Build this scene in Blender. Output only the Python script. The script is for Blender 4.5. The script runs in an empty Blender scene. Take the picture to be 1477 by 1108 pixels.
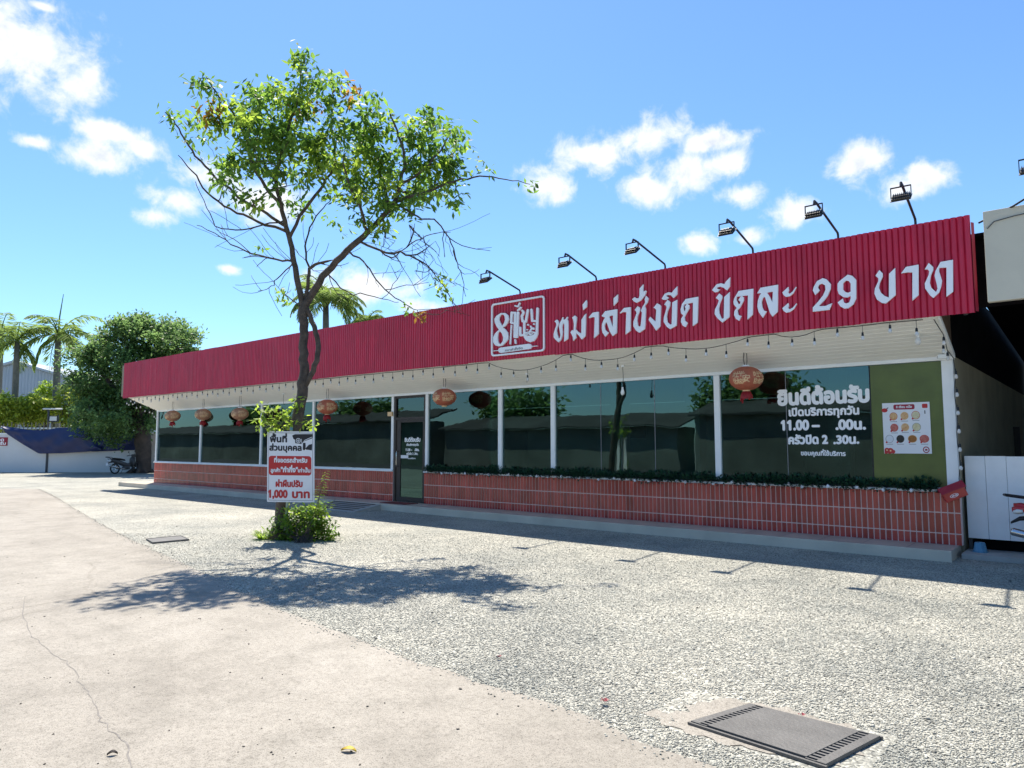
import bpy, bmesh, math, random
import numpy as np
from mathutils import Vector, Matrix, geometry
R = math.radians
sc = bpy.context.scene
COL = sc.collection

# ------------------------------------------------------------------ camera
FPX, CX, CY, EYE = 1024.0, 738.5, 554.0, 1.6
PITCH = math.atan((641 - 554) / FPX); YAW = R(40.1)
cam = bpy.data.objects.new('camera', bpy.data.cameras.new('camera')); COL.objects.link(cam)
cam.location = (0, 0, EYE); cam.rotation_euler = (R(90) + PITCH, 0, YAW)
cam.data.sensor_width = 36; cam.data.lens = FPX / 1477 * 36
cam.data.clip_start = .05; cam.data.clip_end = 3000
sc.camera = cam
FW = Vector((-math.sin(YAW) * math.cos(PITCH), math.cos(YAW) * math.cos(PITCH), math.sin(PITCH)))
RT = Vector((math.cos(YAW), math.sin(YAW), 0)); UPV = RT.cross(FW)
FH = Vector((-math.sin(YAW), math.cos(YAW), 0)); EYEP = Vector((0, 0, EYE))
def ray(x, y): return FW * FPX + RT * (x - CX) - UPV * (y - CY)
def onz(x, y, z=0): d = ray(x, y); return EYEP + d * ((z - EYE) / d.z)
def ony(x, y, Y): d = ray(x, y); return EYEP + d * (Y / d.y)
def ond(x, y, D): d = ray(x, y); return EYEP + d * (D / d.dot(FH))          # at horizontal distance D ahead
def cpt(lat, D, z): v = RT * lat + FH * D; return Vector((v.x, v.y, z))

# ------------------------------------------------------------------ sun and sky
SUN = Vector((-.42, .287, 1)).normalized()
EL = math.asin(SUN.z); AZ = math.atan2(SUN.x, SUN.y)
sl = bpy.data.lights.new('sun', 'SUN'); sl.energy = 5.0; sl.angle = R(.53); sl.color = (1, .925, .82)
so = bpy.data.objects.new('sun', sl); COL.objects.link(so); so.rotation_euler = (-SUN).to_track_quat('-Z', 'Y').to_euler()
sc.view_settings.view_transform = 'Standard'; sc.view_settings.look = 'None'
sc.view_settings.gamma = 1; sc.view_settings.exposure = 0.88
sc.cycles.use_denoising = True; sc.cycles.max_bounces = 10; sc.cycles.transparent_max_bounces = 16
sc.cycles.diffuse_bounces = 5; sc.cycles.sample_clamp_indirect = 8
W = bpy.data.worlds.new('World'); sc.world = W; W.use_nodes = True
wt = W.node_tree; wn = wt.nodes; wl = wt.links
bg = wn['Background']
sky = wn.new('ShaderNodeTexSky'); sky.sky_type = 'NISHITA'; sky.sun_disc = False
sky.sun_elevation = EL; sky.sun_rotation = AZ; sky.altitude = 0; sky.air_density = 1.0; sky.dust_density = .25; sky.ozone_density = 1.6
bg.inputs['Strength'].default_value = .15
tc = wn.new('ShaderNodeTexCoord'); sx = wn.new('ShaderNodeSeparateXYZ'); wl.new(tc.outputs['Generated'], sx.inputs[0])
def wm(op, a, b=None, c=None, clamp=False):
    n = wn.new('ShaderNodeMath'); n.operation = op; n.use_clamp = clamp
    for i, v in enumerate((a, b, c)):
        if v is None: continue
        if isinstance(v, (int, float)): n.inputs[i].default_value = v
        else: wl.new(v, n.inputs[i])
    return n.outputs[0]
az = wm('ARCTAN2', sx.outputs[0], sx.outputs[1]); el = wm('ARCSINE', sx.outputs[2])
cv = wn.new('ShaderNodeCombineXYZ'); wl.new(az, cv.inputs[0]); wl.new(el, cv.inputs[1])
CLOUDS = [(40, 75, 115, 85), (105, 125, 62, 50), (0, 40, 60, 50), (160, 190, 70, 24), (150, 228, 70, 32), (205, 215, 45, 20), (255, 290, 62, 28), (225, 312, 45, 20), (300, 258, 70, 28),
          (45, 205, 34, 13), (330, 388, 22, 9), (380, 290, 75, 34), (520, 415, 105, 30), (600, 440, 40, 15), (62, 10, 26, 9),
          (795, 265, 52, 34), (850, 225, 64, 36), (945, 195, 62, 36), (1022, 205, 64, 20), (935, 272, 48, 34), (985, 250, 66, 34), (1045, 238, 44, 28), (1070, 283, 40, 22),
          (1238, 235, 56, 36), (1290, 275, 44, 30), (1335, 258, 44, 30), (1150, 305, 48, 30), (1010, 352, 46, 22), (1085, 340, 30, 16)]
best = None
for (x, y, rx, ry) in CLOUDS:
    d0 = ray(x, y).normalized(); a0 = math.atan2(d0.x, d0.y); e0 = math.asin(d0.z)
    d1 = ray(x + rx, y).normalized(); ra = abs(math.atan2(d1.x, d1.y) - a0)
    d2 = ray(x, y - ry).normalized(); re = abs(math.asin(d2.z) - e0)
    s = wn.new('ShaderNodeVectorMath'); s.operation = 'SUBTRACT'; wl.new(cv.outputs[0], s.inputs[0]); s.inputs[1].default_value = (a0, e0, 0)
    m = wn.new('ShaderNodeVectorMath'); m.operation = 'MULTIPLY'; wl.new(s.outputs[0], m.inputs[0]); m.inputs[1].default_value = (1 / ra, 1 / re, 0)
    l = wn.new('ShaderNodeVectorMath'); l.operation = 'LENGTH'; wl.new(m.outputs[0], l.inputs[0])
    q = wm('SUBTRACT', 1.0, l.outputs['Value'])
    best = q if best is None else wm('SMOOTH_MAX', best, q, .25)
def wnoise(scale, detail, rough, off=(0, 0, 0)):
    a = wn.new('ShaderNodeVectorMath'); a.operation = 'ADD'; wl.new(cv.outputs[0], a.inputs[0]); a.inputs[1].default_value = off
    n = wn.new('ShaderNodeTexNoise'); n.inputs['Scale'].default_value = scale; n.inputs['Detail'].default_value = detail
    n.inputs['Roughness'].default_value = rough; n.inputs['Distortion'].default_value = .25
    wl.new(a.outputs[0], n.inputs['Vector']); return n.outputs['Fac']
n1 = wnoise(26, 9, .62); n2 = wnoise(9, 4, .5, (3, 1, 0)); n3 = wnoise(26, 9, .62, (0, .02, 0))
fld = wm('ADD', best, wm('MULTIPLY_ADD', n1, 2.3, -1.16))
fld = wm('ADD', fld, wm('MULTIPLY_ADD', n2, 1.0, -.47))
alpha = wn.new('ShaderNodeMapRange'); alpha.interpolation_type = 'SMOOTHSTEP'
alpha.inputs['From Min'].default_value = -.08; alpha.inputs['From Max'].default_value = .85; wl.new(fld, alpha.inputs['Value'])
core = wn.new('ShaderNodeMapRange'); core.interpolation_type = 'SMOOTHSTEP'
core.inputs['From Min'].default_value = .70; core.inputs['From Max'].default_value = 2.1
wl.new(wm('ADD', fld, wm('MULTIPLY', wm('SUBTRACT', n3, n1), 3.0)), core.inputs['Value'])
cc = wn.new('ShaderNodeMix'); cc.data_type = 'RGBA'; wl.new(core.outputs[0], cc.inputs['Factor'])
cc.inputs['A'].default_value = (4.0, 4.08, 4.15, 1); cc.inputs['B'].default_value = (2.2, 2.5, 3.0, 1)
# clear sky multiplied by one fixed blue tint, clouds mixed over it
mx = wn.new('ShaderNodeMix'); mx.data_type = 'RGBA'
wl.new(wm('MULTIPLY', alpha.outputs[0], .96), mx.inputs['Factor']); gain = wn.new('ShaderNodeMix'); gain.data_type = 'RGBA'; gain.blend_type = 'MULTIPLY'; gain.inputs['Factor'].default_value = 1; wl.new(sky.outputs[0], gain.inputs['A']); gain.inputs['B'].default_value = (.46, .615, .75, 1); wl.new(gain.outputs['Result'], mx.inputs['A']); wl.new(cc.outputs['Result'], mx.inputs['B'])
wl.new(mx.outputs['Result'], bg.inputs['Color'])

# ------------------------------------------------------------------ materials
def base_mat(name):
    m = bpy.data.materials.new(name); m.use_nodes = True
    return m, m.node_tree, m.node_tree.nodes['Principled BSDF']
def mat(name, c, rough=.6, var=.12, scale=6, bump=0, bscale=80, metal=0, c2=None, coat=0, trans=0, spec=.5):
    """plain material: two-tone noise in object space, optional bump"""
    m, t, b = base_mat(name)
    n = t.nodes.new('ShaderNodeTexNoise'); n.inputs['Scale'].default_value = scale; n.inputs['Detail'].default_value = 6; n.inputs['Roughness'].default_value = .6
    co = t.nodes.new('ShaderNodeTexCoord'); t.links.new(co.outputs['Object'], n.inputs['Vector'])
    r = t.nodes.new('ShaderNodeValToRGB'); r.color_ramp.elements[0].position = .3; r.color_ramp.elements[1].position = .7
    a = c2 or tuple(max(0, v * (1 - var)) for v in c); d = c if c2 else tuple(min(1, v * (1 + var)) for v in c)
    r.color_ramp.elements[0].color = (*a, 1); r.color_ramp.elements[1].color = (*d, 1)
    t.links.new(n.outputs['Fac'], r.inputs[0]); t.links.new(r.outputs[0], b.inputs['Base Color'])
    b.inputs['Roughness'].default_value = rough; b.inputs['Metallic'].default_value = metal; b.inputs['Coat Weight'].default_value = coat
    b.inputs['Specular IOR Level'].default_value = spec
    if bump:
        n2 = t.nodes.new('ShaderNodeTexNoise'); n2.inputs['Scale'].default_value = bscale; n2.inputs['Detail'].default_value = 5
        t.links.new(co.outputs['Object'], n2.inputs['Vector'])
        bp = t.nodes.new('ShaderNodeBump'); bp.inputs['Strength'].default_value = bump; bp.inputs['Distance'].default_value = .02
        t.links.new(n2.outputs['Fac'], bp.inputs['Height']); t.links.new(bp.outputs[0], b.inputs['Normal'])
    if trans:
        tr = t.nodes.new('ShaderNodeBsdfTranslucent'); t.links.new(r.outputs[0], tr.inputs['Color'])
        ms = t.nodes.new('ShaderNodeMixShader'); ms.inputs[0].default_value = trans
        o = t.nodes['Material Output']; t.links.new(b.outputs[0], ms.inputs[1]); t.links.new(tr.outputs[0], ms.inputs[2]); t.links.new(ms.outputs[0], o.inputs['Surface'])
    return m
def leaf_mat(name, c, trans=.4):
    """leaf: every leaf (mesh island) gets its own shade"""
    m, t, b = base_mat(name)
    g = t.nodes.new('ShaderNodeNewGeometry'); r = t.nodes.new('ShaderNodeValToRGB')
    r.color_ramp.elements[0].color = (*[v * .62 for v in c], 1); r.color_ramp.elements[1].color = (min(1, c[0] * 1.55), min(1, c[1] * 1.35), c[2] * 1.1, 1)
    t.links.new(g.outputs['Random Per Island'], r.inputs[0]); t.links.new(r.outputs[0], b.inputs['Base Color'])
    b.inputs['Roughness'].default_value = .5; b.inputs['Specular IOR Level'].default_value = .35
    tr = t.nodes.new('ShaderNodeBsdfTranslucent'); hs = t.nodes.new('ShaderNodeHueSaturation'); hs.inputs['Value'].default_value = 2.0; hs.inputs['Hue'].default_value = .49
    t.links.new(r.outputs[0], hs.inputs['Color']); t.links.new(hs.outputs[0], tr.inputs['Color'])
    ms = t.nodes.new('ShaderNodeMixShader'); ms.inputs[0].default_value = trans
    o = t.nodes['Material Output']; t.links.new(b.outputs[0], ms.inputs[1]); t.links.new(tr.outputs[0], ms.inputs[2]); t.links.new(ms.outputs[0], o.inputs['Surface'])
    return m
def glass_mat(name, tcol, rcol, k0):
    m, t, b = base_mat(name); t.nodes.remove(b)
    fr = t.nodes.new('ShaderNodeFresnel'); fr.inputs['IOR'].default_value = 1.5
    ma = t.nodes.new('ShaderNodeMath'); ma.operation = 'MULTIPLY_ADD'; ma.inputs[1].default_value = 1.0; ma.inputs[2].default_value = k0; ma.use_clamp = True
    t.links.new(fr.outputs[0], ma.inputs[0])
    tb = t.nodes.new('ShaderNodeBsdfTransparent'); tb.inputs[0].default_value = (*tcol, 1)
    gb = t.nodes.new('ShaderNodeBsdfGlossy'); gb.inputs['Color'].default_value = (*rcol, 1); gb.inputs['Roughness'].default_value = .012
    no = t.nodes.new('ShaderNodeTexNoise'); no.inputs['Scale'].default_value = .9; no.inputs['Detail'].default_value = 2
    co = t.nodes.new('ShaderNodeTexCoord'); t.links.new(co.outputs['Object'], no.inputs['Vector'])
    bp = t.nodes.new('ShaderNodeBump'); bp.inputs['Strength'].default_value = .05; bp.inputs['Distance'].default_value = .06
    t.links.new(no.outputs['Fac'], bp.inputs['Height']); t.links.new(bp.outputs[0], gb.inputs['Normal'])
    ms = t.nodes.new('ShaderNodeMixShader'); t.links.new(ma.outputs[0], ms.inputs[0]); t.links.new(tb.outputs[0], ms.inputs[1]); t.links.new(gb.outputs[0], ms.inputs[2])
    t.links.new(ms.outputs[0], t.nodes['Material Output'].inputs['Surface'])
    return m
M = {}
M['fascia'] = mat('fascia red paint', (.55, .017, .058), .42, .08, 1.3)
def weather(m, amt):
    t = m.node_tree; b = t.nodes['Principled BSDF']; lk = b.inputs['Base Color'].links[0]; src = lk.from_socket
    co = t.nodes.new('ShaderNodeTexCoord'); mp = t.nodes.new('ShaderNodeMapping'); mp.inputs['Scale'].default_value = (5, 5, .55); t.links.new(co.outputs['Object'], mp.inputs['Vector'])
    n = t.nodes.new('ShaderNodeTexNoise'); n.inputs['Scale'].default_value = 1.6; n.inputs['Detail'].default_value = 7; n.inputs['Roughness'].default_value = .7; t.links.new(mp.outputs[0], n.inputs['Vector'])
    r = t.nodes.new('ShaderNodeValToRGB'); r.color_ramp.elements[0].position = .33; r.color_ramp.elements[1].position = .62; r.color_ramp.elements[0].color = (1 - amt, 1 - amt, 1 - amt, 1); r.color_ramp.elements[1].color = (1.08, 1.08, 1.08, 1); t.links.new(n.outputs['Fac'], r.inputs[0])
    x = t.nodes.new('ShaderNodeMix'); x.data_type = 'RGBA'; x.blend_type = 'MULTIPLY'; x.inputs['Factor'].default_value = 1; t.links.new(src, x.inputs['A']); t.links.new(r.outputs[0], x.inputs['B']); t.links.new(x.outputs['Result'], b.inputs['Base Color'])
    return m
weather(M['fascia'], .22)
M['soffit'] = mat('soffit white boards', (.94, .92, .85), .55, .02, 3)
M['white'] = mat('white paint', (.90, .91, .90), .45, .04, 4)
M['lettering'] = mat('white acrylic letters', (.93, .94, .98), .35, .02, 3)
M['decal'] = mat('white vinyl', (.95, .95, .95), .5, .01, 3)
M['grout'] = mat('pale pink grout', (.90, .70, .63), .7, .05, 8)
M['cream'] = mat('cream plaster', (.62, .58, .47), .8, .05, 2, .1, 60)
M['inner'] = mat('interior plaster', (.55, .56, .52), .8, .04, 2)
M['dark'] = mat('dark brown timber', (.035, .024, .018), .5, .25, 9)
M['black'] = mat('black metal', (.012, .012, .014), .4, .2, 9)
M['rubber'] = mat('black rubber', (.018, .018, .018), .8, .2, 20)
M['dkgrey'] = mat('dark grey plastic', (.06, .062, .065), .5, .15, 9)
M['khaki'] = mat('khaki rendered wall', (.30, .255, .17), .85, .18, 1.5, .2, 40)
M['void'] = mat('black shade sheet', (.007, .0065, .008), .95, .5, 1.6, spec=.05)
M['brownside'] = mat('brown gable board', (.12, .075, .05), .7, .25, 2)
M['bark'] = mat('grey brown bark', (.125, .098, .078), .9, .3, 9, 1.0, 30, c2=(.045, .036, .03))
M['barkdark'] = mat('dark ficus bark', (.11, .085, .07), .9, .3, 3, .9, 12, c2=(.05, .04, .035))
M['palmbark'] = mat('pale palm bark', (.15, .145, .12), .9, .2, 5, .4, 20)
M['leaf'] = leaf_mat('tree leaf', (.085, .18, .032), .58)
M['leaf2'] = leaf_mat('young leaf', (.17, .28, .04), .58)
M['leafy'] = leaf_mat('yellowing leaf', (.26, .17, .03), .4)
M['leafd'] = leaf_mat('ficus leaf', (.10, .19, .07), .5)
M['palm'] = leaf_mat('palm leaf', (.12, .20, .055), .5)
M['yleaf'] = leaf_mat('yellow green shrub leaf', (.25, .33, .06), .6)
M['gleaf'] = leaf_mat('garland needle', (.022, .085, .055), .1)
M['wall'] = mat('white boundary wall', (.72, .72, .70), .85, .06, .4, .1, 8)
M['tarp'] = mat('blue tarpaulin', (.012, .026, .11), .5, .15, .8, .25, 2)
M['shed'] = mat('blue grey metal sheet', (.34, .40, .46), .5, .06, .3)
M['red'] = mat('red paint', (.50, .015, .02), .3, .1, 6, coat=.4)
M['maroon'] = mat('maroon enamel', (.33, .012, .035), .45, .1, 5)
M['lantern'] = mat('lantern cloth', (.60, .19, .11), .7, .12, 14, .2, 90, trans=.35)
M['lanternpale'] = mat('pale lantern cloth', (.56, .30, .19), .7, .12, 14, .2, 90, trans=.35)
M['gold'] = mat('gold foil', (.80, .55, .30), .5, .15, 12)
M['tassel'] = mat('red ribbon', (.40, .025, .03), .6, .2, 16, trans=.3)
M['chrome'] = mat('chrome', (.6, .6, .6), .2, .05, 4, metal=1)
M['lens'] = mat('clear lens', (.7, .7, .68), .15, .05, 6)
M['bucket'] = mat('blue plastic', (.10, .27, .40), .35, .1, 5)
M['olive'] = mat('olive film', (.115, .145, .03), .3, .18, 2.2)
M['signwhite'] = mat('white sign sheet', (.80, .81, .83), .45, .03, 2)
M['signred'] = mat('printed red', (.52, .03, .028), .5, .05, 4)
M['signblack'] = mat('printed black', (.02, .018, .02), .5, .1, 4)
M['greypr'] = mat('printed grey', (.25, .25, .27), .5, .1, 4)
M['pole'] = mat('green white pole', (.38, .45, .33), .5, .2, 5)
M['beige'] = mat('beige rendered step', (.62, .545, .43), .8, .12, 1.5, .15, 40)
M['kerb'] = mat('grey cement strip', (.42, .40, .37), .85, .12, 3, .3, 60)
M['iron'] = mat('cast grey cover', (.115, .112, .105), .6, .18, 5, .25, 50, metal=.2)
M['doormat'] = mat('red door mat', (.17, .03, .025), .95, .2, 12)
M['blackdark'] = mat('dark slot', (.004, .004, .004), .9, .1, 9)
M['glass'] = glass_mat('tinted teal glass', (.38, .50, .47), (.50, .72, .73), .095)
M['doorglass'] = glass_mat('door glass', (.12, .22, .19), (.42, .8, .75), .07)
M['yellow'] = mat('yellow dry leaf', (.55, .40, .04), .6, .1, 6)
M['petal'] = mat('dark red petal', (.22, .02, .03), .6, .2, 9)

# ------------------------------------------------------------------ mesh building
def lerp(a, b, t): return a + (b - a) * t
class MB:
    def __init__(s): s.V = []; s.F = []; s.I = []
    def add(s, v, f, mi=0):
        n = len(s.V); s.V += [tuple(p) for p in v]; s.F += [tuple(i + n for i in q) for q in f]; s.I += [mi] * len(f); return s
    def box(s, x0, x1, y0, y1, z0, z1, mi=0):
        v = [(x0, y0, z0), (x1, y0, z0), (x1, y1, z0), (x0, y1, z0), (x0, y0, z1), (x1, y0, z1), (x1, y1, z1), (x0, y1, z1)]
        return s.add(v, [(0, 3, 2, 1), (4, 5, 6, 7), (0, 1, 5, 4), (1, 2, 6, 5), (2, 3, 7, 6), (3, 0, 4, 7)], mi)
    def cbox(s, x0, x1, y0, y1, z0, z1, c=.006, mi=0):                 # chamfered box
        xs = (x0, x1); ys = (y0, y1); zs = (z0, z1); bm = bmesh.new()
        bmesh.ops.create_cube(bm, size=1)
        for v in bm.verts: v.co = Vector((xs[v.co.x > 0], ys[v.co.y > 0], zs[v.co.z > 0]))
        bmesh.ops.bevel(bm, geom=bm.edges[:], offset=c, segments=2, affect='EDGES', profile=.5)
        bm.verts.index_update()
        s.add([v.co[:] for v in bm.verts], [[v.index for v in f.verts] for f in bm.faces], mi); bm.free(); return s
    def tube(s, pts, rad, n=8, mi=0, cap=True):
        pts = [Vector(p) for p in pts]; k = len(pts)
        rad = [rad] * k if isinstance(rad, (int, float)) else rad
        t0 = (pts[1] - pts[0]).normalized(); a = t0.orthogonal().normalized(); V = []; F = []
        for i, p in enumerate(pts):
            t = ((pts[min(i + 1, k - 1)] - pts[max(i - 1, 0)])); t = t.normalized() if t.length > 1e-9 else t0
            a = (a - t * a.dot(t)); a = a.normalized() if a.length > 1e-6 else t.orthogonal().normalized(); b = t.cross(a)
            for j in range(n):
                an = 2 * math.pi * j / n; V.append(p + (a * math.cos(an) + b * math.sin(an)) * rad[i])
        for i in range(k - 1):
            for j in range(n): F.append((i * n + j, i * n + (j + 1) % n, (i + 1) * n + (j + 1) % n, (i + 1) * n + j))
        if cap: F.append(tuple(range(n - 1, -1, -1))); F.append(tuple((k - 1) * n + j for j in range(n)))
        return s.add(V, F, mi)
    def lathe(s, prof, n=20, c=(0, 0, 0), mi=0, axis='z'):
        V = []; F = []
        for (r, h) in prof:
            for j in range(n):
                a = 2 * math.pi * j / n; u, v = r * math.cos(a), r * math.sin(a)
                p = (u, v, h) if axis == 'z' else (u, h, v) if axis == 'y' else (h, u, v)
                V.append((p[0] + c[0], p[1] + c[1], p[2] + c[2]))
        for i in range(len(prof) - 1):
            for j in range(n):
                q = (i * n + j, i * n + (j + 1) % n, (i + 1) * n + (j + 1) % n, (i + 1) * n + j)
                F.append(q if axis != 'y' else q[::-1])
        return s.add(V, F, mi)
    def loft(s, secs, n=14, mi=0, e=2.6):                              # secs: (centre, half-width y, half-height z) in planes across x
        V = []; F = []
        for (c, w, h) in secs:
            for j in range(n):
                a = 2 * math.pi * j / n; ca, sa = math.cos(a), math.sin(a)
                V.append((c[0], c[1] + w * math.copysign(abs(ca) ** (2 / e), ca), c[2] + h * math.copysign(abs(sa) ** (2 / e), sa)))
        for i in range(len(secs) - 1):
            for j in range(n): F.append((i * n + j, i * n + (j + 1) % n, (i + 1) * n + (j + 1) % n, (i + 1) * n + j))
        F.append(tuple(range(n - 1, -1, -1))); F.append(tuple((len(secs) - 1) * n + j for j in range(n)))
        return s.add(V, F, mi)
    def relief(s, loops, fn, d=.01, mi=0, sides=True):                 # filled outline raised by d; fn(u, v, depth) -> point
        v2, tr = fill2d(loops); V = [fn(u, v, d) for u, v in v2]; F = [tuple(t) for t in tr]
        if sides:
            cnt = {}
            for t in tr:
                for i in range(3): e = (t[i], t[(i + 1) % 3]); cnt[e] = 1
            n = len(V); V += [fn(u, v, 0) for u, v in v2]
            for (a, b) in cnt:
                if (b, a) not in cnt: F.append((b, a, a + n, b + n))
        return s.add(V, F, mi)
    def build(s, name, mats, parent=None, loc=None, smooth=False):
        org = Vector(ROOTLOC.get(parent.name, (0, 0, 0))) if parent else Vector(loc or (0, 0, 0))
        me = bpy.data.meshes.new(name)
        V = np.array(s.V, dtype=np.float64) - np.array(org[:])
        me.from_pydata(V.tolist(), [], s.F)
        for m in (mats if isinstance(mats, (list, tuple)) else [mats]): me.materials.append(m)
        if any(s.I): me.polygons.foreach_set('material_index', s.I)
        if smooth: me.polygons.foreach_set('use_smooth', [True] * len(me.polygons))
        o = bpy.data.objects.new(name, me); COL.objects.link(o)
        if parent: o.parent = parent; ROOTLOC[o.name] = ROOTLOC.get(parent.name, (0, 0, 0))
        else: o.location = org; ROOTLOC[o.name] = tuple(org)
        return o
ROOTLOC = {}
def tag(o, label=None, cat=None, group=None, kind=None):
    for k, v in (('label', label), ('category', cat), ('group', group), ('kind', kind)):
        if v: o[k] = v
    return o
def thing(name, label, cat, loc=(0, 0, 0), group=None):
    o = bpy.data.objects.new(name, None); COL.objects.link(o); o.location = loc; o.empty_display_size = .2
    ROOTLOC[o.name] = tuple(loc); return tag(o, label, cat, group)
def copy_tree(o, parent=None):
    c = o.copy(); COL.objects.link(c); c.parent = parent
    for ch in list(o.children): copy_tree(ch, c)
    return c

def fill2d(loops):
    """triangulate outlines with the non-zero winding rule"""
    vs = []; es = []
    for lp in loops:
        n = len(vs); k = len(lp); vs += [Vector((float(p[0]), float(p[1]))) for p in lp]; es += [(n + i, n + (i + 1) % k) for i in range(k)]
    ov, oe, of, *_ = geometry.delaunay_2d_cdt(vs, es, [], 0, 1e-6)
    if not of: return [], []
    P = np.array([v[:] for v in ov]); T = np.array([list(f) for f in of]); C = P[T].mean(1)
    wn_ = np.zeros(len(C))
    for lp in loops:
        q = np.array([p[:2] for p in lp], float); a = q; b = np.roll(q, -1, 0)
        for (x0, y0), (x1, y1) in zip(a, b):
            cr = (x1 - x0) * (C[:, 1] - y0) - (C[:, 0] - x0) * (y1 - y0)
            wn_ += ((y0 <= C[:, 1]) & (y1 > C[:, 1]) & (cr > 0)).astype(int) - ((y0 > C[:, 1]) & (y1 <= C[:, 1]) & (cr < 0)).astype(int)
    out = []
    for t, w in zip(T, wn_):
        if w == 0: continue
        a, b, c = P[t[0]], P[t[1]], P[t[2]]
        if (b[0] - a[0]) * (c[1] - a[1]) - (c[0] - a[0]) * (b[1] - a[1]) < 0: t = t[::-1]
        out.append(tuple(int(i) for i in t))
    return [tuple(p) for p in P], out
def with_hole(outer, *holes):
    def area(l): return sum(l[i - 1][0] * l[i][1] - l[i][0] * l[i - 1][1] for i in range(len(l)))
    o = outer if area(outer) > 0 else outer[::-1]
    return [o] + [h if area(h) < 0 else h[::-1] for h in holes]

UPM = '\u0e31\u0e34\u0e35\u0e36\u0e37\u0e47\u0e4d'; TONE = '\u0e48\u0e49\u0e4a\u0e4b\u0e4c'
def text_loops(t, res=5):
    """outlines of a line of writing, size 1, stacked tone marks lifted clear of the vowels"""
    c = bpy.data.curves.new('t', 'FONT'); c.body = t; c.size = 1
    tmpm = M['decal']; c.materials.append(tmpm); c.materials.append(tmpm)
    for i, ch in enumerate(t):
        if ch in TONE and i and (t[i - 1] in UPM or t[i + 1:i + 2] == '\u0e33'): c.body_format[i].material_index = 1
    o = bpy.data.objects.new('t', c); COL.objects.link(o)
    dg = bpy.context.evaluated_depsgraph_get(); cu = o.evaluated_get(dg).to_curve(dg)
    L = []
    for s in cu.splines:
        bp = s.bezier_points; n = len(bp); lp = []
        for i in range(n):
            a, b = bp[i], bp[(i + 1) % n]
            straight = (a.handle_right - a.co).length < 1e-5 and (b.handle_left - b.co).length < 1e-5
            q = geometry.interpolate_bezier(a.co, a.handle_right, b.handle_left, b.co, 2 if straight else res + 1)[:-1]
            lp += [(p.x, p.y + (.16 if s.material_index == 1 else 0)) for p in q]
        cl = []
        for p in lp:
            if not cl or (abs(p[0] - cl[-1][0]) + abs(p[1] - cl[-1][1])) > 1e-5: cl.append(p)
        if len(cl) > 2:
            L.append(cl)
            if t[s.character_index:s.character_index + 1] == '1':
                x0 = min(p[0] for p in cl); y1 = max(p[1] for p in cl); fl_ = [(x0 + .02, y1), (x0 - .13, y1 - .12), (x0 - .13, y1 - .21), (x0 + .02, y1 - .11)]
                sg = lambda l: sum(l[i - 1][0] * l[i][1] - l[i][0] * l[i - 1][1] for i in range(len(l)))
                L.append(fl_ if sg(fl_) * sg(cl) > 0 else fl_[::-1])
    o_eval = None; bpy.data.objects.remove(o); bpy.data.curves.remove(c)
    return L
CONS = .545
def write(mb, t, fn, u0, u1, v, h, bold=.04, d=.004, mi=0, v1=None):
    """line of text from u0 to u1 on baseline v (to v1 at the right end), consonants h tall; fn(u, v, depth) -> point"""
    L = text_loops(t); xs = [p[0] for l in L for p in l]; a, b = min(xs), max(xs)
    su = (u1 - u0) / (b - a); sv = h / CONS; k = bold
    sh = [(0, 0)] if not k else [(0, 0), (k, 0), (-k, 0), (0, k), (0, -k), (.7 * k, .7 * k), (-.7 * k, .7 * k), (.7 * k, -.7 * k), (-.7 * k, -.7 * k)]
    v2, tr = fill2d(L); dv = 0 if v1 is None else (v1 - v) / (u1 - u0)
    for i, (dx, dy) in enumerate(sh):
        V = []
        for (x, y) in v2:
            u = u0 + (x - a + dx * abs(sv / su)) * su
            V.append(fn(u, v + dv * (u - u0) + (y + dy) * sv, d + i * .0001))
        mb.add(V, tr, mi)
    return mb
def on_wall(Y): return lambda u, v, d: (u, Y - d, v)
rnd = random.Random(7)

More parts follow.
